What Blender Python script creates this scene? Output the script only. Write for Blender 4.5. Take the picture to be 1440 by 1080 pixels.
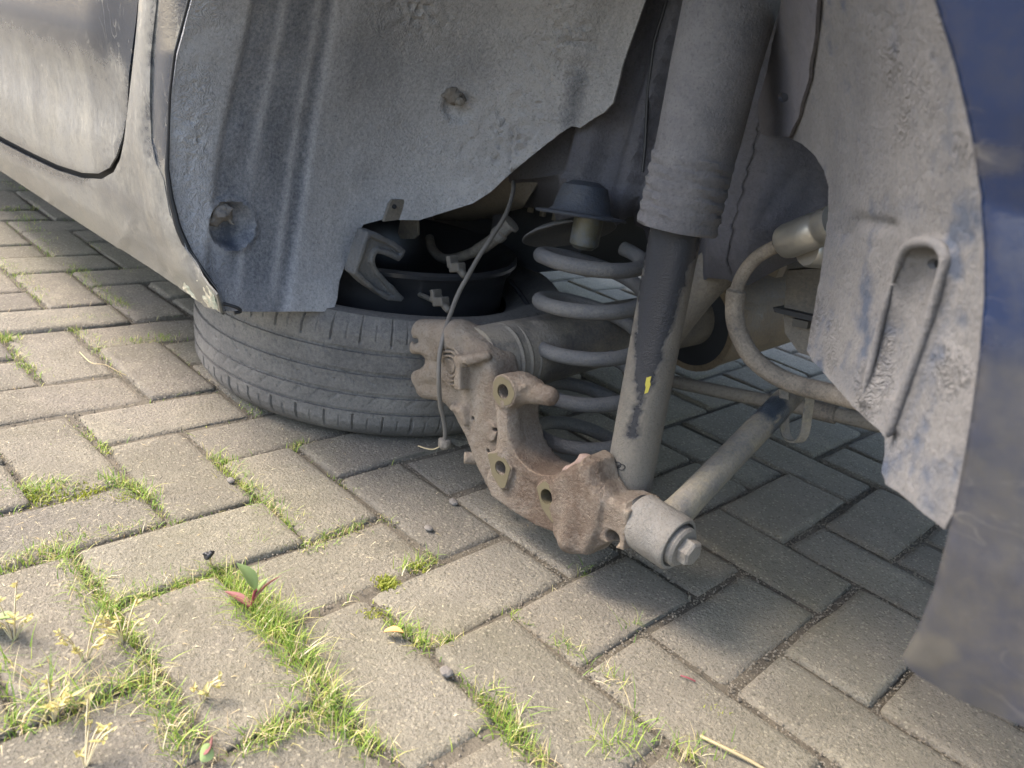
import bpy, math, random
import numpy as np
from mathutils import Vector, Matrix
from mathutils.geometry import delaunay_2d_cdt
random.seed(7); rng = np.random.default_rng(7)
for o in list(bpy.data.objects): bpy.data.objects.remove(o)
scn = bpy.context.scene
COL = scn.collection

# ------------------------------------------------------------------ camera
CAM = np.array([0.78207, -0.57074, 0.54539])
RM = np.array([[0.69556460, 0.70012811, 0.16127778],      # right
               [0.36756169, -0.15388953, -0.91717851],    # down
               [-0.61732349, 0.69723643, -0.36438038]])   # forward
FPX = 1150.0
cd = bpy.data.cameras.new('camera'); cam = bpy.data.objects.new('camera', cd); COL.objects.link(cam)
cd.sensor_width = 36.0; cd.lens = FPX / 1440 * 36.0
cd.clip_start = 0.02; cd.clip_end = 500
cd.dof.use_dof = True; cd.dof.focus_distance = 1.0; cd.dof.aperture_fstop = 9.0
cam.matrix_world = Matrix(((RM[0][0], -RM[1][0], -RM[2][0], CAM[0]),
                           (RM[0][1], -RM[1][1], -RM[2][1], CAM[1]),
                           (RM[0][2], -RM[1][2], -RM[2][2], CAM[2]), (0, 0, 0, 1)))
scn.camera = cam

# ------------------------------------------------------------------ light
SUN = Vector((-0.50, -0.36, 0.79)).normalized()            # direction towards the hazy sun: ahead of the car, on the camera's side
w = bpy.data.worlds.new('World'); scn.world = w; w.use_nodes = True
nt = w.node_tree; bg = nt.nodes['Background']
sky = nt.nodes.new('ShaderNodeTexSky'); sky.sky_type = 'NISHITA'; sky.sun_disc = False
sky.sun_elevation = math.asin(SUN.z); sky.sun_rotation = math.atan2(SUN.x, SUN.y)
sky.dust_density = 2.5; sky.air_density = 1.0; sky.ozone_density = 1.0
nt.links.new(sky.outputs[0], bg.inputs[0]); bg.inputs[1].default_value = 0.15
sl = bpy.data.lights.new('sun', 'SUN'); sl.energy = 1.45; sl.angle = math.radians(24.0); sl.color = (1.0, 0.94, 0.85)
so = bpy.data.objects.new('sun', sl); COL.objects.link(so)
so.rotation_euler = SUN.to_track_quat('Z', 'Y').to_euler(); so.location = (-4, -3, 4)
scn.view_settings.view_transform = 'Standard'; scn.view_settings.look = 'None'
scn.view_settings.exposure = 2.42; scn.view_settings.gamma = 1.0
scn.view_settings.use_white_balance = True
scn.view_settings.white_balance_temperature = 6800; scn.view_settings.white_balance_tint = 11

# ------------------------------------------------------------------ helpers
def rays(pts):
    p = np.asarray(pts, float).reshape(-1, 2)
    c = np.stack([(p[:, 0] - 720) / FPX, (p[:, 1] - 540) / FPX, np.ones(len(p))], 1)
    return c @ RM
def pick(x, y, Y=None, X=None, Z=None):
    """point where the sight line of a photo pixel meets the plane Y=, X= or Z="""
    d = rays([(x, y)])[0]
    k, v = (1, Y) if Y is not None else ((0, X) if X is not None else (2, Z))
    return CAM + d * ((v - CAM[k]) / d[k])
def project(P):
    c = (np.asarray(P, float).reshape(-1, 3) - CAM) @ RM.T
    return np.stack([720 + FPX * c[:, 0] / c[:, 2], 540 + FPX * c[:, 1] / c[:, 2]], 1), c[:, 2]
def march(F, pts, t0=0.2, t1=3.0, n=260):
    d = rays(pts); ts = np.linspace(t0, t1, n)
    f0 = None; lo = np.full(len(d), np.nan); hi = lo.copy()
    for i, t in enumerate(ts):
        f = F(CAM + d * t)
        if f0 is not None:
            m = np.isnan(lo) & (np.sign(f) != np.sign(f0)) & np.isfinite(f) & np.isfinite(f0)
            lo[m] = ts[i - 1]; hi[m] = t
        f0 = f
    bad = np.isnan(lo)
    if bad.any(): lo[bad] = hi[bad] = np.nanmax(hi) if (~bad).any() else 1.0
    sl0 = np.sign(F(CAM + d * lo[:, None]))
    for _ in range(30):
        m = (lo + hi) / 2; s = np.sign(F(CAM + d * m[:, None])); same = s == sl0
        lo = np.where(same, m, lo); hi = np.where(same, hi, m)
    return CAM + d * lo[:, None]
def ssm(a, b, x):
    t = np.clip((np.asarray(x, float) - a) / (b - a), 0, 1); return t * t * (3 - 2 * t)
_perm = rng.random(4096)
def vnoise(P, s):
    """smooth value noise, numpy"""
    p = np.asarray(P, float) * s; i = np.floor(p).astype(np.int64); f = p - i; f = f * f * (3 - 2 * f)
    def h(a, b, c): return _perm[((a * 73856093) ^ (b * 19349663) ^ (c * 83492791)) & 4095]
    r = 0
    for dx in (0, 1):
        for dy in (0, 1):
            for dz in (0, 1):
                wgt = (f[..., 0] if dx else 1 - f[..., 0]) * (f[..., 1] if dy else 1 - f[..., 1]) * (f[..., 2] if dz else 1 - f[..., 2])
                r = r + wgt * h(i[..., 0] + dx, i[..., 1] + dy, i[..., 2] + dz)
    return r
def fbm(P, s, o=4):
    r = 0; a = 0.5; t = 0
    for k in range(o): r = r + a * vnoise(np.asarray(P) + k * 7.3, s * 2 ** k); t += a; a *= 0.5
    return r / t
def inpoly(pts, poly):
    x = pts[:, 0]; y = pts[:, 1]; r = np.zeros(len(pts), bool); n = len(poly)
    for i in range(n):
        x1, y1 = poly[i]; x2, y2 = poly[(i + 1) % n]
        if y1 == y2: continue
        r ^= ((y1 > y) != (y2 > y)) & (x < (x2 - x1) * (y - y1) / (y2 - y1) + x1)
    return r
def dseg(p, a, b):
    a = np.asarray(a, float); b = np.asarray(b, float); ab = b - a
    t = np.clip(((p - a) @ ab) / (ab @ ab + 1e-12), 0, 1); return np.linalg.norm(p - a - t[:, None] * ab, axis=1), t
def dpoly(p, line):
    return np.min([dseg(p, line[i], line[i + 1])[0] for i in range(len(line) - 1)], axis=0)
def resample(poly, step, closed=True):
    out = []; n = len(poly); m = n if closed else n - 1
    for i in range(m):
        a = np.array(poly[i], float); b = np.array(poly[(i + 1) % n], float)
        k = max(1, int(round(np.linalg.norm(b - a) / step)))
        for j in range(k): out.append(tuple(a + (b - a) * j / k))
    if not closed: out.append(tuple(np.array(poly[-1], float)))
    return out
def catmull(P, n=8, closed=False):
    P = [np.asarray(p, float) for p in P]; out = []; N = len(P)
    for i in range(N if closed else N - 1):
        p0 = P[(i - 1) % N] if closed else P[max(i - 1, 0)]; p1 = P[i]; p2 = P[(i + 1) % N]
        p3 = P[(i + 2) % N] if closed else P[min(i + 2, N - 1)]
        for k in range(n):
            t = k / n
            out.append(0.5 * ((2 * p1) + (-p0 + p2) * t + (2 * p0 - 5 * p1 + 4 * p2 - p3) * t * t + (-p0 + 3 * p1 - 3 * p2 + p3) * t ** 3))
    if not closed: out.append(P[-1])
    return out

def mesh_obj(name, V, Fc, mat, parent=None, smooth=True, attr=None, label=None, sharp=None):
    me = bpy.data.meshes.new(name); me.from_pydata([tuple(map(float, v)) for v in V], [], [tuple(map(int, f)) for f in Fc]); me.update()
    if mat: me.materials.append(mat)
    if smooth:
        me.polygons.foreach_set('use_smooth', [True] * len(me.polygons))
        if sharp: me.set_sharp_from_angle(angle=math.radians(sharp))
    if attr:
        for k, a in attr.items():
            at = me.attributes.new(k, 'FLOAT', 'POINT'); at.data.foreach_set('value', np.asarray(a, np.float32))
    o = bpy.data.objects.new(name, me); COL.objects.link(o)
    if parent: adopt(o, parent)
    if label: o['label'] = label
    return o
ORIG = {}
def adopt(o, parent):
    o.parent = parent; base = ORIG.get(parent.name, Vector((0, 0, 0)))
    o.matrix_parent_inverse = Matrix.Translation(-base)
    ORIG.setdefault(o.name, Vector((0, 0, 0)))
def thing(name, label, cat, loc=(0, 0, 0), group=None):
    o = bpy.data.objects.new(name, None); COL.objects.link(o); o.location = loc; o.empty_display_size = 0.05
    o['label'] = label; o['category'] = cat
    if group: o['group'] = group
    ORIG[o.name] = Vector(loc); return o
def tag(o, label, cat, group=None):
    o['label'] = label; o['category'] = cat
    if group: o['group'] = group
    return o

def sheet(name, outline, F, mat, parent, step=8, thick=0.0025, relief=None, attr=None, holes=(), smooth_out=None, t0=0.2, t1=3.0):
    """a real panel: photo outline carried onto the surface F=0, with relief, thickness and cut holes"""
    ol = resample(outline, step); hl = [resample(h, min(step, 3)) for h in holes]
    xs = [p[0] for p in ol]; ys = [p[1] for p in ol]
    gx, gy = np.meshgrid(np.arange(min(xs), max(xs), step), np.arange(min(ys), max(ys), step)); gx = gx + (np.arange(gx.shape[0]) % 2)[:, None] * step * .5
    g = np.stack([gx.ravel(), gy.ravel()], 1); g = g[inpoly(g, ol)]
    keep = dpoly(g, ol + [ol[0]]) > step * 0.55
    for h in hl: keep &= (~inpoly(g, h)) & (dpoly(g, h + [h[0]]) > step * 0.3)
    g = g[keep]
    verts = [Vector(p) for p in ol]; edges = [(i, (i + 1) % len(ol)) for i in range(len(ol))]
    for h in hl:
        b = len(verts); verts += [Vector(p) for p in h]; edges += [(b + i, b + (i + 1) % len(h)) for i in range(len(h))]
    verts += [Vector(p) for p in g]
    v2, e2, f2 = delaunay_2d_cdt(verts, edges, [], 0, 1e-4)[:3]
    p2 = np.array([tuple(v) for v in v2]); tri = np.array([tuple(f) for f in f2])
    cen = p2[tri].mean(1); ok = inpoly(cen, ol)
    for h in hl: ok &= ~inpoly(cen, h)
    tri = tri[ok]
    P = march(F, p2, t0, t1)
    e = 1e-4
    N = np.stack([F(P + np.eye(3)[k] * e) - F(P - np.eye(3)[k] * e) for k in range(3)], 1); N = np.nan_to_num(N)
    N /= np.linalg.norm(N, axis=1)[:, None] + 1e-9
    s = np.sign(((CAM - P) * N).sum(1)); N *= (1 if np.median(s) > 0 else -1)
    if relief is not None: P = P + N * relief(p2, P)[:, None]
    n = len(P); V = np.concatenate([P, P - N * thick])
    # orient
    a, b, c = P[tri[:, 0]], P[tri[:, 1]], P[tri[:, 2]]
    fl = (np.cross(b - a, c - a) * N[tri[:, 0]]).sum(1) < 0; tri[fl] = tri[fl][:, ::-1]
    cnt = {}
    for t in tri:
        for i in range(3): cnt[(t[i], t[(i + 1) % 3])] = 1
    faces = [tuple(t) for t in tri] + [tuple(t[::-1] + n) for t in tri]
    faces += [(j, i, i + n, j + n) for (i, j) in cnt if (j, i) not in cnt]
    at = None
    if attr is not None:
        A = attr(p2, P); at = {k: np.concatenate([v, v]) for k, v in A.items()}
    return mesh_obj(name, V, faces, mat, parent, attr=at, sharp=50)

def tube(name, pts, r, mat, parent=None, seg=16, caps=True, attr=None, label=None):
    pts = np.array(pts, float); n = len(pts); r = np.broadcast_to(np.asarray(r, float), (n,))
    T = np.gradient(pts, axis=0); T /= np.linalg.norm(T, axis=1)[:, None]
    u = np.cross(T[0], [0.13, 0.31, 0.94]); u /= np.linalg.norm(u); V = []; F = []
    for i in range(n):
        u = u - T[i] * (u @ T[i]); u /= np.linalg.norm(u); v = np.cross(T[i], u)
        for k in range(seg):
            a = 2 * math.pi * k / seg; V.append(pts[i] + (u * math.cos(a) + v * math.sin(a)) * r[i])
    for i in range(n - 1):
        for k in range(seg): F.append((i * seg + k, i * seg + (k + 1) % seg, (i + 1) * seg + (k + 1) % seg, (i + 1) * seg + k))
    if caps: F.append(tuple(range(seg))[::-1]); F.append(tuple((n - 1) * seg + k for k in range(seg)))
    at = {k: f(np.array(V)) for k, f in attr.items()} if attr else None
    return mesh_obj(name, V, F, mat, parent, attr=at, sharp=40, label=label)
def lathe(name, prof, c, axis, mat, parent=None, seg=40, disp=None, attr=None, label=None, sharp=35):
    """prof: list of (r, h) along axis from c"""
    axis = np.array(axis, float); axis /= np.linalg.norm(axis); u = np.cross(axis, [0.3, 0.9, 0.21]); u /= np.linalg.norm(u); v = np.cross(axis, u)
    V = []; F = []; m = len(prof); c = np.array(c, float)
    for k in range(seg):
        a = 2 * math.pi * k / seg; d = u * math.cos(a) + v * math.sin(a)
        for j, (r, h) in enumerate(prof):
            rr = r + (disp(a, j, r, h) if disp else 0); V.append(c + d * rr + axis * h)
    for k in range(seg):
        k2 = (k + 1) % seg
        for j in range(m - 1): F.append((k * m + j, k2 * m + j, k2 * m + j + 1, k * m + j + 1))
    at = {k: f(np.array(V)) for k, f in attr.items()} if attr else None
    return mesh_obj(name, V, F, mat, parent, attr=at, sharp=sharp, label=label)
def cyl(name, a, b, r, mat, parent=None, seg=24, bev=0.0015, label=None):
    a = np.array(a, float); b = np.array(b, float); L = np.linalg.norm(b - a)
    return lathe(name, [(0.0001, 0), (r - bev, 0), (r, bev), (r, L - bev), (r - bev, L), (0.0001, L)], a, b - a, mat, parent, seg, label=label)
def prism(name, poly, d0, d1, mat, parent=None, axis='y', bev=0.0, label=None):
    """poly: points in the two other axes, extruded along axis"""
    n = len(poly); V = []
    def mk(p, d): return {'y': (p[0], d, p[1]), 'x': (d, p[0], p[1]), 'z': (p[0], p[1], d)}[axis]
    c = np.mean(np.array(poly), 0)
    for d, s in ((d0, 1 - bev), (d0 + (d1 - d0) * .08, 1), (d1 - (d1 - d0) * .08, 1), (d1, 1 - bev)):
        V += [mk(c + (np.array(p) - c) * s, d) for p in poly]
    F = [tuple(range(n))[::-1], tuple(range(3 * n, 4 * n))]
    for q in range(3): F += [(q * n + i, q * n + (i + 1) % n, (q + 1) * n + (i + 1) % n, (q + 1) * n + i) for i in range(n)]
    o = mesh_obj(name, V, F, mat, parent, sharp=30, label=label)
    import bmesh
    bm = bmesh.new(); bm.from_mesh(o.data); bmesh.ops.recalc_face_normals(bm, faces=bm.faces); bm.to_mesh(o.data); bm.free()
    return o

# signed-distance castings -> surface nets
class SDF:
    def __init__(s, lo, hi, h):
        s.lo = np.array(lo, float); s.h = h; s.n = np.ceil((np.array(hi) - lo) / h).astype(int) + 1
        ax = [s.lo[k] + np.arange(s.n[k]) * h for k in range(3)]; s.ax = ax
        s.X, s.Y, s.Z = np.meshgrid(*ax, indexing='ij', sparse=True); s.v = np.full(s.n, 1.0)
    def smin(s, d, k=0.005):
        if k <= 0: s.v = np.minimum(s.v, d); return
        hh = np.clip(0.5 + 0.5 * (s.v - d) / k, 0, 1); s.v = s.v * (1 - hh) + d * hh - k * hh * (1 - hh)
    def cut(s, d, k=0.0015):
        hh = np.clip(0.5 - 0.5 * (s.v + d) / k, 0, 1); s.v = s.v * (1 - hh) + (-d) * hh + k * hh * (1 - hh)
    def poly2(s, poly):
        A, B = np.meshgrid(s.ax[0], s.ax[2], indexing='ij'); p = np.stack([A.ravel(), B.ravel()], 1)
        d = dpoly(p, list(poly) + [poly[0]]); d[inpoly(p, poly)] *= -1
        return d.reshape(A.shape)[:, None, :]
    def prism(s, poly, y0, y1, rd=0.004):
        d2 = s.poly2(poly) + rd; dy = np.abs(s.Y - (y0 + y1) / 2) - (y1 - y0) / 2 + rd
        return np.minimum(np.maximum(d2, dy), 0) + np.sqrt(np.maximum(d2, 0) ** 2 + np.maximum(dy, 0) ** 2) - rd
    def cyl(s, a, b, r, rd=0.002):
        a = np.array(a, float); b = np.array(b, float); ab = b - a; L = np.linalg.norm(ab); u = ab / L
        x, y, z = s.X - a[0], s.Y - a[1], s.Z - a[2]; t = x * u[0] + y * u[1] + z * u[2]
        q = np.sqrt(np.maximum(x * x + y * y + z * z - t * t, 0)) - r + rd; w_ = np.abs(t - L / 2) - L / 2 + rd
        return np.minimum(np.maximum(q, w_), 0) + np.sqrt(np.maximum(q, 0) ** 2 + np.maximum(w_, 0) ** 2) - rd
    def caps(s, a, b, r0, r1=None):
        r1 = r0 if r1 is None else r1; a = np.array(a, float); b = np.array(b, float); ab = b - a
        x, y, z = s.X - a[0], s.Y - a[1], s.Z - a[2]; t = np.clip((x * ab[0] + y * ab[1] + z * ab[2]) / (ab @ ab), 0, 1)
        return np.sqrt((x - t * ab[0]) ** 2 + (y - t * ab[1]) ** 2 + (z - t * ab[2]) ** 2) - (r0 + (r1 - r0) * t)
    def box(s, c, hs, rd=0.004, ry=0.0):
        x, y, z = s.X - c[0], s.Y - c[1], s.Z - c[2]; ca, sa = math.cos(ry), math.sin(ry); x, z = x * ca + z * sa, -x * sa + z * ca
        a, b, c2 = np.abs(x) - hs[0] + rd, np.abs(y) - hs[1] + rd, np.abs(z) - hs[2] + rd
        return np.minimum(np.maximum(np.maximum(a, b), c2), 0) + np.sqrt(np.maximum(a, 0) ** 2 + np.maximum(b, 0) ** 2 + np.maximum(c2, 0) ** 2) - rd
    def noise(s, sc, amp, o=3):
        G = np.stack(np.broadcast_arrays(s.X, s.Y, s.Z), -1); band = np.abs(s.v) < 0.012
        s.v[band] += (fbm(G[band], sc, o) - 0.5) * amp
    def mesh(s):
        v = s.v; ins = v < 0; nx, ny, nz = v.shape
        cs = np.zeros((nx - 1, ny - 1, nz - 1), np.int32)
        for d in np.ndindex(2, 2, 2): cs += ins[d[0]:nx - 1 + d[0], d[1]:ny - 1 + d[1], d[2]:nz - 1 + d[2]]
        act = np.argwhere((cs > 0) & (cs < 8)); idx = -np.ones(cs.shape, np.int64); idx[tuple(act.T)] = np.arange(len(act))
        acc = np.zeros((len(act), 3)); cnt = np.zeros(len(act))
        for d0 in np.ndindex(2, 2, 2):
            for k in range(3):
                if d0[k]: continue
                d1 = list(d0); d1[k] = 1
                a = v[tuple((act + d0).T)]; b = v[tuple((act + d1).T)]; m = (a < 0) != (b < 0)
                t = np.where(m, a / np.where(a == b, 1, a - b), 0); p = np.array(d0, float)[None].repeat(len(act), 0); p[:, k] += t
                acc[m] += p[m]; cnt[m] += 1
        V = s.lo + (act + acc / cnt[:, None]) * s.h; F = []
        for k in range(3):
            o1, o2 = [(1, 2), (2, 0), (0, 1)][k]
            sl0 = [slice(None)] * 3; sl1 = [slice(None)] * 3; sl0[k] = slice(0, -1); sl1[k] = slice(1, None)
            A = ins[tuple(sl0)]; B = ins[tuple(sl1)]; e = np.argwhere(A != B)
            e = e[(e[:, o1] > 0) & (e[:, o2] > 0) & (e[:, o1] < s.n[o1] - 1) & (e[:, o2] < s.n[o2] - 1)]
            def cell(da, db):
                q = e.copy(); q[:, o1] -= da; q[:, o2] -= db; return idx[tuple(q.T)]
            Q = np.stack([cell(1, 1), cell(0, 1), cell(0, 0), cell(1, 0)], 1); fl = ~A[tuple(e.T)]; Q[fl] = Q[fl][:, ::-1]; F.append(Q)
        return V, np.concatenate(F)

# ------------------------------------------------------------------ materials
def nodes(m):
    m.use_nodes = True; t = m.node_tree; return t, t.nodes['Principled BSDF']
def L(t, a, b): t.links.new(a, b)
def N_(t, kind, **kw):
    n = t.nodes.new(kind)
    for k, v in kw.items():
        if k in n.inputs: n.inputs[k].default_value = v
        else: setattr(n, k, v)
    return n
def rgb(h):                                                   # sRGB hex -> linear
    c = [int(h[i:i + 2], 16) / 255 for i in (0, 2, 4)]
    return tuple([x / 12.92 if x <= .04045 else ((x + .055) / 1.055) ** 2.4 for x in c] + [1])
def mixc(t, f, a, b):
    m = t.nodes.new('ShaderNodeMix'); m.data_type = 'RGBA'
    for i, q in ((6, a), (7, b)):
        if isinstance(q, tuple): m.inputs[i].default_value = q
        else: L(t, q, m.inputs[i])
    if isinstance(f, float): m.inputs[0].default_value = f
    else: L(t, f, m.inputs[0])
    return m.outputs[2]
def math_(t, op, a, b=0.0, clamp=False):
    m = t.nodes.new('ShaderNodeMath'); m.operation = op; m.use_clamp = clamp
    for i, q in ((0, a), (1, b)):
        if isinstance(q, (int, float)): m.inputs[i].default_value = q
        else: L(t, q, m.inputs[i])
    return m.outputs[0]
def noise_(t, vec, scale, detail=5.0, rough=0.6, dist=0.0):
    n = N_(t, 'ShaderNodeTexNoise', Scale=scale, Detail=detail, Roughness=rough, Distortion=dist); L(t, vec, n.inputs['Vector']); return n.outputs['Fac']
def vary(t, obj_info=False):
    tc = t.nodes.new('ShaderNodeTexCoord'); v = tc.outputs['Object']
    if obj_info:
        oi = t.nodes.new('ShaderNodeObjectInfo'); c = t.nodes.new('ShaderNodeVectorMath'); c.operation = 'MULTIPLY_ADD'
        cb = t.nodes.new('ShaderNodeCombineXYZ'); L(t, oi.outputs['Random'], cb.inputs[0]); L(t, oi.outputs['Random'], cb.inputs[2])
        L(t, cb.outputs[0], c.inputs[0]); c.inputs[1].default_value = (37, 11, 53); L(t, v, c.inputs[2]); return c.outputs[0], oi.outputs['Random']
    return v
def dusty(name, base, dust, dust2, amount=0.75, contrast=2.2, scale=9.0, fine=160.0, rough_b=0.35, rough_d=0.9, bump=0.25, metal=0.0, bscale=220.0, streak=None, coat=0.0, edge=None, scratch=None):
    """a bare surface under dust and dirt; the attribute "wear" is where the dust is rubbed off, "mud" where more sits"""
    m = bpy.data.materials.new(name); t, b = nodes(m); v = vary(t)
    vv = v
    if streak:
        mp = N_(t, 'ShaderNodeMapping'); mp.inputs['Scale'].default_value = streak; L(t, v, mp.inputs[0]); vv = mp.outputs[0]
    n1 = noise_(t, vv, scale, 6, 0.65, 0.3); n2 = noise_(t, v, fine, 4, 0.7)
    at = N_(t, 'ShaderNodeAttribute', attribute_name='wear_reflection'); mu = N_(t, 'ShaderNodeAttribute', attribute_name='mud')
    f = math_(t, 'MULTIPLY', math_(t, 'SUBTRACT', n1, 0.5), contrast); f = math_(t, 'ADD', f, amount)
    f = math_(t, 'ADD', f, math_(t, 'MULTIPLY', math_(t, 'SUBTRACT', n2, 0.5), 1.15))
    f = math_(t, 'SUBTRACT', f, at.outputs['Fac']); f = math_(t, 'ADD', f, mu.outputs['Fac'], True)
    n3 = noise_(t, v, scale * 2.7, 5, 0.6)
    d = mixc(t, math_(t, 'MULTIPLY', math_(t, 'SUBTRACT', n3, 0.3), 2.0, True), dust, dust2)
    d = mixc(t, math_(t, 'MULTIPLY', mu.outputs['Fac'], 0.6, True), d, dust2)
    d = mixc(t, math_(t, 'MULTIPLY', math_(t, 'SUBTRACT', noise_(t, v, fine * 1.3, 3, 0.7), 0.53), 4.0, True), d, tuple([c * .55 for c in dust2[:3]] + [1]))
    col = mixc(t, f, base, d)
    if edge:
        ge = t.nodes.new('ShaderNodeNewGeometry'); pe = math_(t, 'MULTIPLY', math_(t, 'SUBTRACT', ge.outputs['Pointiness'], 0.53), 14.0, True)
        pe = math_(t, 'MULTIPLY', pe, math_(t, 'MULTIPLY', n3, 1.6, True)); col = mixc(t, pe, col, edge)
    if scratch:
        mp2 = N_(t, 'ShaderNodeMapping'); mp2.inputs['Scale'].default_value = scratch[1]; mp2.inputs['Rotation'].default_value = (0.3, 0.5, 0.2); L(t, v, mp2.inputs[0])
        sn = noise_(t, mp2.outputs[0], scratch[0], 2, 0.5, 0.4); ln = math_(t, 'SUBTRACT', 1.0, math_(t, 'MULTIPLY', math_(t, 'ABSOLUTE', math_(t, 'SUBTRACT', sn, 0.5)), 55.0), True)
        ln = math_(t, 'MULTIPLY', ln, math_(t, 'MULTIPLY', math_(t, 'SUBTRACT', noise_(t, v, 23.0, 4, 0.6), 0.5), 5.0, True)); col = mixc(t, math_(t, 'MULTIPLY', ln, scratch[2]), col, scratch[3])
    L(t, col, b.inputs['Base Color'])
    r = math_(t, 'ADD', math_(t, 'MULTIPLY', f, rough_d - rough_b), rough_b); L(t, r, b.inputs['Roughness'])
    b.inputs['Metallic'].default_value = metal
    if metal: L(t, math_(t, 'MULTIPLY', math_(t, 'SUBTRACT', 1.0, f), metal, True), b.inputs['Metallic'])
    if coat: b.inputs['Coat Weight'].default_value = coat; b.inputs['Coat Roughness'].default_value = 0.15
    n4 = noise_(t, v, bscale, 6, 0.7)
    ca = N_(t, 'ShaderNodeAttribute', attribute_name='crust'); cn = noise_(t, v, 85.0, 3, 0.55, 1.6)
    cr_ = math_(t, 'SUBTRACT', 1.0, math_(t, 'MULTIPLY', math_(t, 'ABSOLUTE', math_(t, 'SUBTRACT', cn, 0.5)), 7.0), True)
    crust = math_(t, 'MULTIPLY', cr_, ca.outputs['Fac'])
    bp = N_(t, 'ShaderNodeBump', Strength=min(1.0, bump * 1.9), Distance=0.0045); L(t, math_(t, 'ADD', math_(t, 'MULTIPLY', n4, 0.8), math_(t, 'ADD', math_(t, 'MULTIPLY', f, 0.35), math_(t, 'MULTIPLY', crust, 3.6))), bp.inputs['Height']); L(t, bp.outputs[0], b.inputs['Normal'])
    return m
def plain(name, col, rough=0.5, metal=0.0, bump=0.0, bscale=200.0, var=0.25):
    m = bpy.data.materials.new(name); t, b = nodes(m); v = vary(t); n = noise_(t, v, 30, 5)
    dk = tuple([c * (1 - var) for c in col[:3]] + [1]); lt = tuple([min(1, c * (1 + var)) for c in col[:3]] + [1])
    L(t, mixc(t, n, dk, lt), b.inputs['Base Color']); b.inputs['Roughness'].default_value = rough; b.inputs['Metallic'].default_value = metal
    if bump:
        bp = N_(t, 'ShaderNodeBump', Strength=bump, Distance=0.003); L(t, noise_(t, v, bscale, 5), bp.inputs['Height']); L(t, bp.outputs[0], b.inputs['Normal'])
    return m
DUST = rgb('a39b8c'); DUST2 = rgb('8a8074'); PALE = rgb('b9b1a0')
M = {}
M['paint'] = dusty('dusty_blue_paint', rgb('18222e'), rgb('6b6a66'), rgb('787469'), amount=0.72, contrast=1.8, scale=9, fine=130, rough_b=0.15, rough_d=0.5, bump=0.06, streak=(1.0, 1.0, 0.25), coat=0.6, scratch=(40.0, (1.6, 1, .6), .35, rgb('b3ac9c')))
M['bumper'] = dusty('dirty_blue_bumper', rgb('14213a'), rgb('212224'), rgb('4e4a43'), amount=0.62, contrast=0.45, scale=5, fine=45, rough_b=0.15, rough_d=0.55, bump=0.03, coat=0.12, streak=(1, 1, .5), scratch=(26.0, (1, 1, 2.5), .18, rgb('8f897c')))
M['liner'] = dusty('dusty_black_plastic', rgb('383c44'), rgb('9c9a98'), rgb('8c8a89'), amount=0.88, contrast=1.2, scale=6, fine=240, rough_b=0.55, rough_d=0.92, bump=0.2, streak=(1, 1, 0.3))
M['rear_liner'] = dusty('grey_dusty_plastic', rgb('363d4a'), rgb('636160'), rgb('555352'), amount=0.93, contrast=1.0, scale=8, fine=260, rough_b=0.85, rough_d=0.95, bump=0.36)
M['under'] = dusty('dusty_underbody', rgb('2c2d31'), rgb('716b62'), rgb('7b7161'), amount=0.8, contrast=1.6, scale=7, fine=200, rough_b=0.5, bump=0.25)
M['under_dark'] = plain('black_underseal', (0.022, 0.022, 0.023, 1), 0.75, bump=0.2)
M['cast'] = dusty('rusty_dusty_casting', rgb('4d3d30'), rgb('877e72'), rgb('726352'), amount=0.56, contrast=2.0, scale=17, fine=210, rough_b=0.75, rough_d=0.9, bump=0.5, bscale=300, edge=rgb('a08c74'))
M['machined'] = plain('machined_pad', rgb('6f6753'), 0.45, 0.5, 0.15, 500)
M['fracture'] = plain('broken_rusty_metal', rgb('7c695f'), 0.7, 0.1, 0.6, 300)
M['black'] = plain('black_hole_shade', (0.008, 0.008, 0.008, 1), 0.8)  # for discs that paint the dark inside of holes
M['damper'] = dusty('dusty_black_damper', rgb('0f131a'), rgb('615d56'), rgb('6c665b'), amount=0.93, contrast=1.3, scale=14, fine=260, rough_b=0.22, rough_d=0.92, bump=0.35, bscale=500)
M['boot'] = dusty('dusty_rubber_boot', rgb('2c2f36'), rgb('646261'), rgb('565455'), amount=0.82, contrast=1.8, scale=13, fine=260, rough_b=0.5, bump=0.35, bscale=300)
M['spring'] = dusty('dusty_spring_steel', rgb('2a313c'), rgb('65625d'), rgb('5a5855'), amount=0.72, contrast=1.6, scale=18, fine=300, rough_b=0.4, bump=0.3, bscale=400)
M['link'] = dusty('dusty_link_steel', rgb('333a42'), rgb('79736a'), rgb('8a8068'), amount=0.68, contrast=2.2, scale=14, fine=260, rough_b=0.4, bump=0.25, bscale=350)
M['bush'] = dusty('dusty_grey_bushing', rgb('4c4c4b'), rgb('827d75'), rgb('766e63'), amount=0.8, contrast=1.5, scale=22, fine=300, bump=0.35, bscale=400)
M['steel'] = plain('dull_steel', rgb('8f887c'), 0.45, 0.7, 0.2, 300)
M['alu'] = plain('weathered_aluminium', rgb('a9a49a'), 0.38, 0.75, 0.2, 200)
M['rubber'] = dusty('dusty_hose_rubber', rgb('2a2a2a'), rgb('8a7f70'), rgb('7b7164'), amount=0.7, contrast=1.8, scale=20, fine=300, rough_b=0.6, bump=0.25)
M['cable'] = plain('dusty_cable', rgb('5b564f'), 0.7, 0, 0.2, 500)
M['clip'] = plain('dusty_plastic_clip', rgb('47433c'), 0.75, 0, 0.3, 400)
M['exhaust'] = dusty('heat_tan_muffler', rgb('4a3b2e'), rgb('84725a'), rgb('8f7d63'), amount=0.7, contrast=1.6, scale=8, fine=200, bump=0.2)
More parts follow.
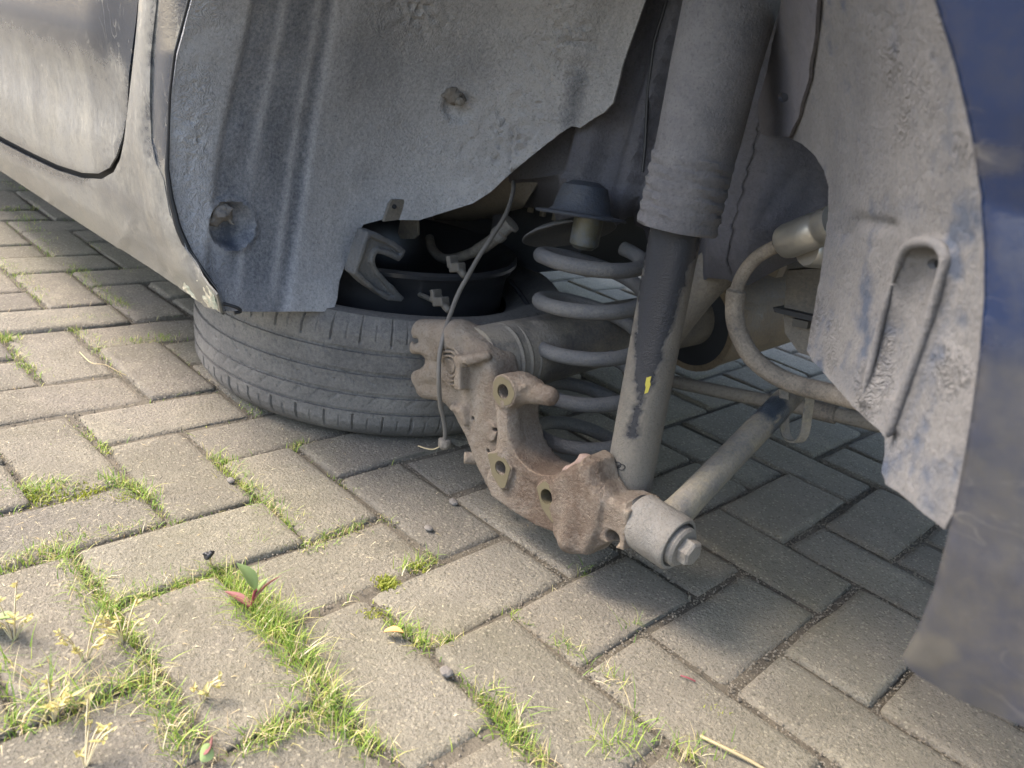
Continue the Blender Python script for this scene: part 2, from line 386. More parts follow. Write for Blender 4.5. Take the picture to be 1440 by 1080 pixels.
M['tyre'] = dusty('worn_tyre_rubber', rgb('313030'), rgb('757069'), rgb('69655f'), amount=0.62, contrast=1.6, scale=8, fine=200, rough_b=0.7, rough_d=0.92, bump=0.2, bscale=400)
M['rim'] = plain('black_steel_rim', (0.05, 0.05, 0.053, 1), 0.28, 0.5)
M['seal'] = plain('black_seal', (0.012, 0.012, 0.013, 1), 0.55)
M['yellow'] = plain('yellow_paint_mark', rgb('a5983c'), 0.6)
M['mud'] = plain('dried_mud', rgb('6b655e'), 0.95, 0, 0.7, 250)
M['scrape'] = dusty('scraped_filler', rgb('4d7a72'), rgb('b7ac93'), rgb('cfc5ae'), amount=0.75, contrast=3.0, scale=30, fine=120, bump=0.5, bscale=150)
M['glass'] = plain('dark_window_glass', (0.01, 0.012, 0.014, 1), 0.05)

def paver_mat():
    m = bpy.data.materials.new('concrete_paver'); t, b = nodes(m); v, rnd = vary(t, True)
    tc = t.nodes.new('ShaderNodeNewGeometry'); wv = tc.outputs['Position']
    n1 = noise_(t, v, 14, 6, 0.65); n2 = noise_(t, v, 420, 3, 0.6); n3 = noise_(t, wv, 2.2, 4, 0.6)
    vo = N_(t, 'ShaderNodeTexVoronoi', Scale=330.0); L(t, v, vo.inputs['Vector'])
    vc = t.nodes.new('ShaderNodeSeparateColor'); L(t, vo.outputs['Color'], vc.inputs[0])
    base = mixc(t, n1, rgb('706a5f'), rgb('8d8678'))
    rn2 = math_(t, 'FRACT', math_(t, 'MULTIPLY', rnd, 17.31))
    base = mixc(t, math_(t, 'MULTIPLY', rnd, 0.6), base, rgb('7b7267'))
    base = mixc(t, math_(t, 'MULTIPLY', math_(t, 'GREATER_THAN', rn2, 0.72), 0.35), base, rgb('5f5a53'))
    base = mixc(t, math_(t, 'MULTIPLY', math_(t, 'SUBTRACT', noise_(t, wv, 9.0, 5, 0.7, 0.6), 0.5), 2.2, True), base, rgb('5d574d'))
    base = mixc(t, math_(t, 'MULTIPLY', math_(t, 'SUBTRACT', noise_(t, wv, 13.0, 5, 0.7, 0.4), 0.55), 2.5, True), base, rgb('9c9482'))
    base = mixc(t, math_(t, 'MULTIPLY', math_(t, 'SUBTRACT', n2, 0.52), 3.0, True), base, rgb('5a5449'))
    # pale and dark aggregate grains
    g = math_(t, 'MULTIPLY', math_(t, 'GREATER_THAN', vc.outputs[0], 0.88), math_(t, 'LESS_THAN', vo.outputs['Distance'], 0.55))
    base = mixc(t, math_(t, 'MULTIPLY', g, 0.42), base, rgb('aea48e'))
    g2 = math_(t, 'MULTIPLY', math_(t, 'LESS_THAN', vc.outputs[1], 0.13), math_(t, 'LESS_THAN', vo.outputs['Distance'], 0.6))
    base = mixc(t, math_(t, 'MULTIPLY', g2, 0.42), base, rgb('4b463d'))
    v2 = N_(t, 'ShaderNodeTexVoronoi', Scale=95.0); L(t, v, v2.inputs['Vector']); v2c = t.nodes.new('ShaderNodeSeparateColor'); L(t, v2.outputs['Color'], v2c.inputs[0])
    g3 = math_(t, 'MULTIPLY', math_(t, 'GREATER_THAN', v2c.outputs[0], 0.93), math_(t, 'LESS_THAN', v2.outputs['Distance'], 0.17))
    base = mixc(t, math_(t, 'MULTIPLY', g3, 0.45), base, rgb('b3a990'))
    # mossy film spreads where the joints stay damp (outer, walked-off side)
    ms = math_(t, 'MULTIPLY', math_(t, 'SUBTRACT', n3, 0.42), 2.2, True)
    base = mixc(t, math_(t, 'MULTIPLY', ms, 0.22), base, rgb('8a8752'))
    L(t, base, b.inputs['Base Color']); b.inputs['Roughness'].default_value = 0.95; b.inputs['Specular IOR Level'].default_value = 0.25
    hgt = math_(t, 'ADD', math_(t, 'MULTIPLY', noise_(t, v, 260, 4, 0.75), 1.0), math_(t, 'MULTIPLY', noise_(t, v, 60, 4), 0.7))
    hgt = math_(t, 'ADD', hgt, math_(t, 'MULTIPLY', g, 0.35))
    bp = N_(t, 'ShaderNodeBump', Strength=1.0, Distance=0.005); L(t, hgt, bp.inputs['Height']); L(t, bp.outputs[0], b.inputs['Normal'])
    return m
M['paver'] = paver_mat()
M['sand'] = plain('joint_sand', rgb('575044'), 0.97, 0, 0.8, 350, 0.5)
M['grit'] = plain('grit', rgb('6f675a'), 0.95, 0, 0.2, 300, 0.5)
def island_mat(name, stops, rough=0.6, trans=0.35):
    m = bpy.data.materials.new(name); t, b = nodes(m); g = t.nodes.new('ShaderNodeNewGeometry')
    cr = t.nodes.new('ShaderNodeValToRGB'); L(t, g.outputs['Random Per Island'], cr.inputs[0]); e = cr.color_ramp.elements
    while len(e) < len(stops): e.new(0.5)
    for q, (p, c) in zip(e, stops): q.position = p; q.color = c
    L(t, cr.outputs[0], b.inputs['Base Color']); b.inputs['Roughness'].default_value = rough
    tr = t.nodes.new('ShaderNodeBsdfTranslucent'); L(t, cr.outputs[0], tr.inputs[0]); mx = t.nodes.new('ShaderNodeMixShader'); mx.inputs[0].default_value = trans
    L(t, b.outputs[0], mx.inputs[1]); L(t, tr.outputs[0], mx.inputs[2]); L(t, mx.outputs[0], t.nodes['Material Output'].inputs[0]); return m
M['grass'] = island_mat('joint_grass', [(0.0, rgb('56752a')), (0.40, rgb('7b9838')), (0.70, rgb('98a848')), (0.86, rgb('aaa45c')), (1.0, rgb('b5a87c'))])
M['straw'] = island_mat('dry_straw', [(0.0, rgb('a58f6a')), (0.5, rgb('c4b38a')), (1.0, rgb('d6cbaa'))])
M['moss'] = island_mat('moss', [(0.0, rgb('6f7a24')), (0.5, rgb('8d922f')), (1.0, rgb('a8a848'))])
M['leaf'] = island_mat('weed_leaf', [(0.0, rgb('84995c')), (1.0, rgb('98a970'))])
M['redleaf'] = island_mat('red_weed_leaf', [(0.0, rgb('8d5a58')), (1.0, rgb('9c6a66'))])
M['redstem'] = plain('red_stem', rgb('7a3038'), 0.6)
M['deadleaf'] = plain('orange_dead_leaf', rgb('b98a52'), 0.7)
M['yellowleaf'] = island_mat('pale_yellow_weed', [(0.0, rgb('c3b46c')), (0.5, rgb('cdbd86')), (1.0, rgb('b7bb5c'))])

# ------------------------------------------------------------------ ground
S = 0.108                                                      # herringbone module, m
def plane_obj(name, x0, x1, y0, y1, z, mat, n=1):
    V = []; F = []
    for j in range(n + 1):
        for i in range(n + 1): V.append((x0 + (x1 - x0) * i / n, y0 + (y1 - y0) * j / n, z))
    for j in range(n):
        for i in range(n): a = j * (n + 1) + i; F.append((a, a + 1, a + n + 2, a + n + 1))
    return mesh_obj(name, V, F, mat)
gr = plane_obj('ground', -60, 60, -60, 60, -0.05, M['sand']); gr['kind'] = 'structure'
pav = plane_obj('pavement', -4.2, 3.2, -3.2, 4.2, -0.0055, M['sand'], 1); pav['kind'] = 'structure'; ORIG[pav.name] = Vector((0, 0, 0))
def paver_mesh(seed, L_=2 * S - 0.006, W=S - 0.006):
    r = random.Random(seed); rings = []
    def ring(inset, z, jit):
        pts = []; c = 0.004
        a, b = L_ / 2 - inset, W / 2 - inset
        base = [(-a + c, -b), (-a / 3, -b), (a / 3, -b), (a - c, -b), (a, -b + c), (a, b - c), (a - c, b), (a / 3, b), (-a / 3, b), (-a + c, b), (-a, b - c), (-a, -b + c)]
        return [(x + r.uniform(-jit, jit), y + r.uniform(-jit, jit), z + r.uniform(-jit, jit) * .4) for x, y in base]
    rings = [ring(0, -0.06, 0), ring(0, -0.008, .0006), ring(0.0015, -0.0032, .0020), ring(0.0045, -0.0005, .0018), ring(0.012, 0.0, .0008)]
    V = [p for q in rings for p in q]; n = 12; F = []
    for k in range(4): F += [(k * n + i, k * n + (i + 1) % n, (k + 1) * n + (i + 1) % n, (k + 1) * n + i) for i in range(n)]
    F.append(tuple(4 * n + i for i in range(n)))
    me = bpy.data.meshes.new('paver'); me.from_pydata(V, [], F); me.update(); me.materials.append(M['paver'])
    me.polygons.foreach_set('use_smooth', [True] * len(me.polygons)); me.set_sharp_from_angle(angle=math.radians(60)); return me
PM = [paver_mesh(i) for i in range(10)]
cells = []
for u in range(-40, 30):
    for v in range(-30, 40):
        k = (u - v) % 4
        if k == 0: cells.append(((u + 1) * S, (v + .5) * S, 0.0))
        elif k == 3: cells.append(((u + .5) * S, (v + 1) * S, math.pi / 2))
cells = [c for c in cells if -4.1 < c[0] < 3.1 and -3.1 < c[1] < 4.1]
def vis(c):
    q, dz = project([(c[0], c[1], 0)]); x, y = q[0]
    return dz[0] > 0.1 and -140 < x < 1580 and -20 < y < 1260
seen = sorted([c for c in cells if vis(c) and not (c[1] > 1.7)], key=lambda c: (c[0] - CAM[0]) ** 2 + (c[1] - CAM[1]) ** 2)[:300]
seenset = set(seen)
PAVER_Z = {}
for c in seen:
    o = bpy.data.objects.new('paver', random.choice(PM)); COL.objects.link(o)
    o.location = (c[0] + random.uniform(-.0018, .0018), c[1] + random.uniform(-.0018, .0018), random.uniform(-.0035, .0025))
    o.rotation_euler = (random.gauss(0, .007), random.gauss(0, .007), c[2] + random.gauss(0, .008) + (math.pi if random.random() < .5 else 0))
    o.parent = pav
V = []; F = []
for c in cells:
    if c in seenset: continue
    me = random.choice(PM); b = len(V); ca, sa = math.cos(c[2]), math.sin(c[2]); dz = random.uniform(-.003, .002)
    V += [(c[0] + q.co.x * ca - q.co.y * sa, c[1] + q.co.x * sa + q.co.y * ca, q.co.z + dz) for q in me.vertices]
    F += [tuple(b + i for i in p.vertices) for p in me.polygons]
fp = mesh_obj('far_pavers', V, F, M['paver'], sharp=60); fp.parent = pav; fp['kind'] = 'stuff'

# joints: list of unit segments between pavers (for sand, grass and grit)
def owner(u, v):
    """paver id of unit cell (u,v)"""
    k = (u - v) % 4
    if k == 0: return (u, v, 0)
    if k == 1: return (u - 1, v, 0)
    if k == 3: return (u, v, 1)
    return (u, v - 1, 1)
joints = []
for u in range(-24, 12):
    for v in range(-10, 22):
        if owner(u, v) != owner(u + 1, v): joints.append(((u + 1) * S, v * S, (u + 1) * S, (v + 1) * S))
        if owner(u, v) != owner(u, v + 1): joints.append((u * S, (v + 1) * S, (u + 1) * S, (v + 1) * S))
# ------------------------------------------------------------------ the car
def arcF(z): return 0.28 - np.sqrt(np.maximum(0.45 ** 2 - (z - 0.37) ** 2, 0.001))
def arcR(z): return 0.28 + np.sqrt(np.maximum(0.43 ** 2 - (z - 0.37) ** 2, 0.001))
_bz = np.array([0.0, .17, .20, .24, .30, .36, .45, .60, .80, 1.0]); _by = np.array([-.06, -.09, -.110, -.128, -.141, -.146, -.149, -.152, -.148, -.13])
def yside(z): return np.interp(z, _bz, _by)
def F_body(P): return P[:, 1] - yside(P[:, 2])
def gplan(y):
    q = np.clip(y - 0.08, 0, 0.2399); return 0.24 - np.sqrt(0.24 ** 2 - q * q) + np.maximum(y - 0.3199, 0) * 60
def F_liner(P): return P[:, 0] - arcF(P[:, 2]) - gplan(P[:, 1])
def F_rearliner(P): return P[:, 0] - (arcR(P[:, 2]) - 0.85 * (P[:, 1] + 0.13))
car = thing('car', 'dusty dark blue car sitting low with its rear wheel taken off', 'car', (-0.9, 0.65, 0))

# side panel (sill, pillar foot), door and its seal
gap = [(0, 197), (40, 218), (80, 237), (115, 248), (140, 249), (157, 240), (166, 222), (172, 195), (178, 150), (186, 90), (194, 30), (197, 0), (208, -120), (232, -420)]
body_ol = [(-300, 26), (0, 200), (40, 221), (80, 240), (116, 251), (142, 252), (159, 242), (168, 224), (174, 196), (179, 150), (187, 90), (195, 30), (198, 0), (209, -120), (232, -420),
           (330, -420), (262, -200), (240, -100), (224, 0), (217, 75), (215, 133), (216, 195), (224, 231), (233, 252), (242, 302), (262, 347), (284, 382), (307, 413), (312, 440), (290, 430), (200, 371), (100, 306), (0, 240), (-300, 40)]
def body_relief(p, P):
    r = -0.0015 * np.exp(-dpoly(p, gap) / 4.0)                               # rolled edge along the door gap
    lip = [(262, -200), (224, 0), (216, 195), (233, 252), (242, 302), (284, 382), (312, 440)]
    d = dpoly(p, lip); r += 0.006 * np.exp(-((d - 14) / 16.0) ** 2) * ssm(460, 380, p[:, 1])   # flared arch edge
    r += 0.0012 * np.exp(-(dseg(p, (170, 345), (185, 315))[0] / 5) ** 2)                       # dent and paint flake over the jacking point
    r -= 0.0012 * ssm(0, 5, (p[:, 0] - 175) * .8 - (p[:, 1] - 330) * -.4) * ssm(330, 350, p[:, 1]) * ssm(300, 240, p[:, 0])
    r += (fbm(P, 60) - .5) * 0.0015 * ssm(180, 280, p[:, 0]) * ssm(320, 400, p[:, 1]) * 4
    return r
def body_attr(p, P):
    wv = 0.7 * ssm(14, 4, dpoly(p, [(0, 200), (40, 221), (80, 240), (117, 251)]))
    wv = wv + 0.5 * ssm(12, 2, dpoly(p, [(262, -200), (224, 0), (216, 195), (222, 225)])) * (fbm(P, 50) > .45)
    return {'wear_reflection': wv, 'mud': 0.25 * ssm(0.3, 0.2, P[:, 2])}
side = sheet('side_panel', body_ol, F_body, M['paint'], car, step=7, relief=body_relief, attr=body_attr, t1=7.0)
door_ol = [(-300, 16), (0, 192), (40, 213), (80, 232), (114, 243), (138, 244), (153, 236), (162, 220), (168, 194), (174, 150), (182, 90), (190, 30), (193, 0), (204, -120), (226, -420), (-300, -420)]
def door_relief(p, P):
    d = dpoly(p, gap); r = -0.002 * np.exp(-d / 5.0)
    return r + 0.012 * ssm(2, 60, d) * ssm(.43, .50, P[:, 2]) - 0.004 * ssm(.33, .40, P[:, 2]) * ssm(.46, .40, P[:, 2])
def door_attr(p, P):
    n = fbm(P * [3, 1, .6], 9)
    return {'wear_reflection': 0.95 * ssm(.45, .495, P[:, 2] + (n - .5) * .06) + 0.5 * ssm(9, 2, dpoly(p, gap)), 'mud': 0.15 * ssm(.4, .3, P[:, 2])}  # dark reflection painted into the upper door; dust rubbed off along the gap
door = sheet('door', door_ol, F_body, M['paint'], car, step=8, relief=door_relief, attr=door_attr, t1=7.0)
gl = [(-300, 4), (0, 183), (40, 204), (80, 223), (114, 233), (132, 234), (142, 228), (150, 214), (156, 192), (162, 150), (170, 90), (178, 30), (181, 0), (192, -120), (216, -420)]
gr_ = [(-300, 36), (0, 214), (40, 236), (80, 255), (120, 265), (148, 266), (170, 255), (183, 230), (188, 197), (194, 150), (202, 90), (209, 30), (212, 0), (223, -120), (246, -420)]
sheet('door_seal', gl + gr_[::-1], lambda P: P[:, 1] - yside(P[:, 2]) - 0.014, M['seal'], door, step=7, thick=.003, t1=7.0)
# arch flange rolled in from the side panel to the liner
ea = resample([(330, -420), (262, -200), (240, -100), (224, 0), (217, 75), (215, 133), (216, 195), (224, 231), (233, 252), (242, 302), (262, 347), (284, 382), (307, 413), (312, 440)], 10, False)
eb_line = [(350, -420), (300, -120), (267, 0), (247, 75), (240, 133), (238, 191), (236, 235), (240, 262), (247, 305), (267, 352), (289, 386), (311, 416), (316, 442)]
eb = resample(eb_line, 10, False)
def even(l, n):
    l = np.array(l); d = np.r_[0, np.cumsum(np.linalg.norm(np.diff(l, axis=0), axis=1))]; t = np.linspace(0, d[-1], n); return np.stack([np.interp(t, d, l[:, k]) for k in range(2)], 1)
A = march(F_body, even(ea, 110)) + np.array([0, -.0016, 0]); B = march(F_liner, even(eb, 110))
B = np.minimum(B, A + .08)
V = []; F = []; m_ = 9
for i in range(110):
    for j in range(m_):
        s_ = j / (m_ - 1); p = A[i] * (1 - s_) + B[i] * s_; p = p + np.array([0.006, -0.002, 0]) * math.sin(s_ * math.pi); V.append(p)
V = np.array(V); n0 = len(V); back = V + np.array([-.004, .004, 0])
for i in range(109):
    for j in range(m_ - 1): a = i * m_ + j; F += [(a, a + m_, a + m_ + 1, a + 1), tuple(x + n0 for x in (a + 1, a + m_ + 1, a + m_, a))]
V = np.concatenate([V, back]); jj = np.tile(np.tile(np.arange(m_) / (m_ - 1), 110), 2); pq = project(V)[0]
mesh_obj('arch_flange', V, F, M['paint'], side, attr={'wear_reflection': 1.1 * ssm(-.1, .2, jj) * ssm(250, 205, pq[:, 1]) + .45 * ssm(250, 400, pq[:, 1]) * (fbm(V, 90) > .48)})
# black rubber edge trim along the arch, split open low down
tr = march(F_liner, even(resample([(300, -120), (267, 0), (247, 75), (240, 133), (238, 191), (236, 235), (241, 275), (252, 320), (268, 355), (289, 387), (305, 410), (313, 437)], 8, False), 60)) + np.array([0.004, -0.003, 0])
tube('edge_trim', tr, np.interp(np.arange(60), [0, 30, 42, 59], [.0012, .0016, .0036, .0052]), M['seal'], side, seg=8)
# scraped filler at the tail of the sill
def scr_relief(p, P): return 0.0012 + (fbm(P, 120) - .35) * 0.006
sheet('scraped_filler', [(262, 392), (275, 385), (291, 397), (304, 414), (309, 436), (296, 431), (272, 416), (258, 404)], F_body, M['scrape'], side, step=3, relief=scr_relief, thick=.001)
sheet('paint_chip', [(252, 372), (262, 370), (268, 386), (262, 394), (255, 388)], F_body, plain('teal_primer', rgb('3f7268'), .7), side, step=3, relief=lambda p, P: 0.0011 + 0 * p[:, 0], thick=.0005)

# front half of the wheel arch liner
lin_ol = [(350, -420), (300, -120), (268, 0), (248, 75), (241, 133), (239, 191), (237, 235), (241, 262), (249, 305), (270, 356), (290, 388), (311, 420), (316, 437), (360, 438), (460, 438), (470, 434), (474, 420), (478, 395), (487, 370), (503, 332), (512, 316),
          (538, 309), (590, 310), (640, 294), (665, 286), (690, 270), (722, 240), (760, 210), (797, 180), (800, 178), (812, 180), (850, 158), (862, 145), (869, 120), (880, 75), (897, 30), (915, -20), (950, -140), (1000, -420)]
stripeL = [(372, -120), (346, 40), (310, 190), (291, 330), (288, 430)]; stripeR = [(500, -120), (470, 10), (440, 180), (417, 330), (402, 437)]
def lr(p):
    xl = np.interp(p[:, 1], [q[1] for q in stripeL], [q[0] for q in stripeL]); xr = np.interp(p[:, 1], [q[1] for q in stripeR], [q[0] for q in stripeR])
    return (p[:, 0] - xl) / (xr - xl)
def lin_relief(p, P):
    s_ = lr(p); ch = ssm(-.04, .06, s_) * ssm(1.05, .95, s_)
    r = -0.004 * ch + 0.0007 * ch * np.exp(-((np.abs(((s_ * 2.4) % 1) - .5) - .5) / .13) ** 2)
    d = np.linalg.norm((p - [326, 317]) * [1, .95], axis=1); r -= 0.016 * ssm(33, 22, d); r += 0.003 * np.exp(-((d - 34) / 4) ** 2)
    d2 = np.linalg.norm((p - [645, 152]) * [1, 1.0], axis=1); r -= 0.010 * ssm(26, 15, d2)
    # caked mud: wrinkled patches
    mud = np.exp(-(np.linalg.norm((p - [715, 205]) * [1, .8], axis=1) / 75) ** 2) + np.exp(-(np.linalg.norm((p - [800, 60]) * [1, .7], axis=1) / 50) ** 2) + .9 * np.exp(-(np.linalg.norm((p - [590, 15]) * [.8, 1], axis=1) / 38) ** 2) + .5 * np.exp(-(np.linalg.norm((p - [270, 200]) * [1.3, .25], axis=1) / 30) ** 2)
    wr = np.abs(fbm(P, 95, 3) - .5) * 2; r += np.clip(mud, 0, 1) * (0.0045 - wr * 0.016)
    r += (fbm(P, 30, 4) - .5) * 0.004 + (fbm(P, 5, 2) - .5) * .012
    # pressed fold where the liner turns to run along the inner side
    ln = [(905, -120), (865, 0), (835, 80), (806, 175)]; d3 = dpoly(p, ln); r -= 0.010 * np.exp(-(d3 / 17) ** 2)
    d4 = np.linalg.norm((p - [862, 88]) * [1, .8], axis=1); r += 0.002 * (np.exp(-((d4 - 14) / 3) ** 2))
    d5 = np.linalg.norm((p - [722, 124]), axis=1); r += 0.006 * np.exp(-(d5 / 9) ** 2)
    return r
def lin_attr(p, P):
    s_ = lr(p); ch = ssm(-.05, .05, s_) * ssm(1.04, .96, s_); ribs = np.exp(-((np.abs(((s_ * 2.4) % 1) - .5) - .5) / .12) ** 2)
    n = fbm(P * [1, 3, .5], 18)
    wv = ch * (0.52 - .42 * ribs * ssm(.3, .6, n + .15)) + .25 * ssm(.1, .0, s_ * (s_ > 0)) * ch
    wv = wv * ssm(440, 380, p[:, 1]) + ch * .35 * ssm(380, 440, p[:, 1])
    d = np.linalg.norm(p - [335, 335], axis=1); wv += .28 * ssm(26, 12, d)
    wv += .5 * np.exp(-(dseg(p, (800, 170), (812, 110))[0] / 13) ** 2)
    wv += .28 * np.exp(-(np.linalg.norm((p - [600, 90]) * [.6, 1], axis=1) / 60) ** 2)
    mud = .25 * np.exp(-(np.linalg.norm((p - [715, 215]), axis=1) / 80) ** 2)
    mud += .35 * np.exp(-((p[:, 0] - np.interp(p[:, 1], [0, 200, 430], [285, 258, 330])) / 16.0) ** 2)
    cr = np.exp(-(np.linalg.norm((p - [715, 205]) * [1, .8], axis=1) / 85) ** 2) + np.exp(-(np.linalg.norm((p - [800, 60]) * [1, .7], axis=1) / 55) ** 2) + np.exp(-(np.linalg.norm((p - [590, 15]) * [.8, 1], axis=1) / 45) ** 2) + .8 * np.exp(-((p[:, 0] - np.interp(p[:, 1], [0, 200, 430], [285, 262, 300])) / 22.0) ** 2) + .5 * np.exp(-(np.linalg.norm((p - [610, 210]), axis=1) / 70) ** 2)
    cr = np.clip(cr, 0, 1) * ssm(.38, .58, fbm(P, 22, 3) + .12)
    return {'wear_reflection': wv, 'mud': mud, 'crust': cr}
liner = sheet('wheel_arch_liner', lin_ol, F_liner, M['liner'], car, step=4.6, relief=lin_relief, attr=lin_attr, thick=.003)
def lump(name, c, r, mat, parent, seed=0, h=0.0025, squash=(1, 1, 1), amp=.012, sc=70):
    r3 = np.array([r * 1.7] * 3); s = SDF(np.array(c) - r3, np.array(c) + r3, h)
    d = np.sqrt(((s.X - c[0]) / squash[0]) ** 2 + ((s.Y - c[1]) / squash[1]) ** 2 + ((s.Z - c[2]) / squash[2]) ** 2) - r
    s.smin(d, 0); G = np.stack(np.broadcast_arrays(s.X, s.Y, s.Z), -1) + seed * 3.7; s.v = s.v + (fbm(G, sc, 3) - .5) * amp * 2
    V, F = s.mesh(); return mesh_obj(name, V, F, mat, parent)
on_l = lambda x, y, d=0.0: march(F_liner, [(x, y)])[0] + np.array([d, -d * .5, 0])
lump('mud_lump', on_l(318, 308) - np.array([.012, 0, 0]), .016, M['mud'], liner, 1, squash=(.8, 1, .9), amp=.016, sc=90)
lump('mud_lump', on_l(640, 134) - np.array([.006, 0, 0]), .014, M['mud'], liner, 2, squash=(.8, 1, .8), amp=.014, sc=110, h=.002)
pz = on_l(646, 142, .004); cyl('screw', pz - np.array([.008, 0, 0]), pz + np.array([.008, -.004, 0]), .0055, M['bush'], liner, 12)
tp = [on_l(x, y, .004) for x, y in ((546, 285), (550, 280), (570, 281), (577, 290), (578, 310), (538, 310))]
prism('clip_tab', [(p[1], p[2]) for p in tp], tp[0][0] - .002, tp[0][0] + .003, M['under'], liner, axis='x')
ps = on_l(553, 289, .006); cyl('clip_hole_shade', ps, ps + np.array([.002, -.001, 0]), .0035, M['black'], liner, 10)  # black disc on the tab, painting the shade of a hole

# inner wheelhouse metal behind the damper, with its pressed folds
wh_ol = [(690, 330), (700, 240), (760, 150), (840, 20), (880, -420), (1260, -420), (1260, 330), (1160, 372), (1120, 366), (1085, 362), (1050, 350), (1024, 347), (975, 379), (926, 348), (916, 350), (908, 335), (888, 326), (884, 314), (860, 298), (776, 292), (735, 292), (712, 296)]
def F_wh(P): return P[:, 1] - (0.37 + 0.10 * ssm(.40, .30, P[:, 2]) - 0.35 * np.maximum(P[:, 0] - .30, 0) * .5)
def wh_relief(p, P):
    x = p[:, 0] - (200 - p[:, 1]) * .28
    r = 0.030 * ssm(800, 828, x) * ssm(862, 846, x) + 0.012 * ssm(880, 890, x) * ssm(915, 905, x) - .012 * ssm(903, 912, x) * ssm(950, 935, x)
    r += 0.012 * np.exp(-(dpoly(p, [(720, 250), (770, 245), (815, 250), (850, 268)]) / 4) ** 2)
    r += 0.05 * ssm(1020, 1065, x) * ssm(1175, 1120, x)
    r -= 0.010 * np.exp(-(dpoly(p, [(1135, 245), (1112, 290), (1098, 318)]) / 3) ** 2)
    return r + (fbm(P, 35) - .5) * .004
def wh_attr(p, P): return {'wear_reflection': .3 * ssm(880, 920, p[:, 0]), 'mud': .5 * ssm(.44, .36, P[:, 2]) * ssm(870, 820, p[:, 0])}
M['wheelhouse'] = dusty('dusty_grey_wheelhouse', rgb('2b2d35'), rgb('58575e'), rgb('555251'), amount=0.8, contrast=1.4, scale=7, fine=200, rough_b=0.5, bump=0.3)
wh = sheet('inner_wheelhouse', wh_ol, F_wh, M['wheelhouse'], car, step=6, relief=wh_relief, attr=wh_attr, thick=.004)
tube('panel_seam', [march(F_wh, [q])[0] + np.array([.012, -.012, 0]) for q in ((935, 0), (917, 60), (908, 130), (905, 200), (901, 240))], .0022, M['seal'], wh, 8)
# chassis rail sweeping under the liner edge
rl = [(470, 300), (538, 270), (700, 215), (760, 250), (735, 293), (715, 298), (705, 307), (667, 313), (626, 315), (588, 315), (538, 310), (480, 322)]
def F_rail(P):
    zb = np.interp(P[:, 0], [-.6, -.33, -.14, .05], [.24, .257, .325, .335]); q = np.clip((zb + .045 - P[:, 2]) / .045, 0, 1.05)
    return P[:, 1] - (0.385 + 0.05 * (1 - np.sqrt(np.maximum(1 - np.minimum(q, 1) ** 2, 0))) + np.maximum(q - 1, 0) * 3)
sheet('chassis_rail', rl, F_rail, M['under'], car, step=6, attr=lambda p, P: {'mud': 0 * p[:, 0] + .45}, relief=lambda p, P: (fbm(P, 30) - .5) * .005, thick=.004)

# floor, tank and the hidden rest of the shell
def slab(name, x0, x1, y0, y1, z0, z1, mat, parent, label=None):
    return prism(name, [(x0, y0), (x1, y0), (x1, y1), (x0, y1)], z0, z1, mat, parent, axis='z', label=label)
slab('floor_pan', -3.3, 1.12, 0.46, 1.25, .40, .43, M['under_dark'], car)
slab('floor_pan', -3.3, -.34, -.08, .455, .27, .30, M['under_dark'], car)
tk = [(-.62, .30), (-.58, .22), (-.50, .20), (-.17, .20), (-.10, .23), (-.06, .30), (-.06, .395), (-.62, .395)]
tank = prism('fuel_tank', tk, .52, 1.12, M['under_dark'], car, axis='y')
for k in range(9): tube('tank_rib', [(-.30 + k * .03, .518, .30), (-.30 + k * .03, .518, .385)], .006, M['under'], tank, 8)
V = []; F = []
prof = [(-3.5, .55), (-3.45, .80), (-2.45, .98), (-1.75, 1.40), (-.4, 1.46), (.35, 1.38), (.95, 1.02), (1.18, .95), (1.22, .55)]
up = []
for yy, ins in ((-.125, 0), (-.11, .02), (.02, .0), (1.12, 0.), (1.31, .02), (1.32, 0)):
    for (x, z) in prof:
        ed = yy < 0 or yy > 1.3
        up.append((x, yy + (.12 if yy < .5 else -.12) * max(0, z - .98) / .45 * (1 if ed else 0), min(z, 10)))
n = len(prof)
for j in range(5):
    for i in range(n): F.append((j * n + i, j * n + (i + 1) % n, (j + 1) * n + (i + 1) % n, (j + 1) * n + i))
F += [tuple(range(n))[::-1], tuple(5 * n + i for i in range(n))]
up = [(x, y, max(z, .80)) for x, y, z in up]
mesh_obj('upper_body', up, F, M['paint'], car, smooth=False)
qx = np.linspace(-.045, .60, 46); V = []; F = []
for x in qx:
    zl = .37 + math.sqrt(max(.435 ** 2 - (x - .28) ** 2, .0)) if abs(x - .28) < .43 else .40
    for k in range(8):
        z = max(zl, .50) * (1 - k / 7) + .98 * k / 7; V.append((x, yside(z) + .004 - (.006 if k < 2 else 0), z))
    V.append((x, yside(max(zl, .5)) + .03, max(zl, .50) + .004))
n = 9
for i in range(45):
    for k in range(7): F.append((i * n + k, (i + 1) * n + k, (i + 1) * n + k + 1, i * n + k + 1))
    F.append((i * n + 8, (i + 1) * n + 8, (i + 1) * n, i * n))
mesh_obj('quarter_panel', V, F, M['paint'], car)
slab('far_sill', -3.3, -.15, 1.26, 1.31, .25, .72, M['paint'], car)
slab('far_quarter', .72, 1.2, 1.26, 1.31, .24, .72, M['paint'], car)
slab('rear_valance', 1.10, 1.16, -.06, 1.255, .24, .72, M['under_dark'], car)
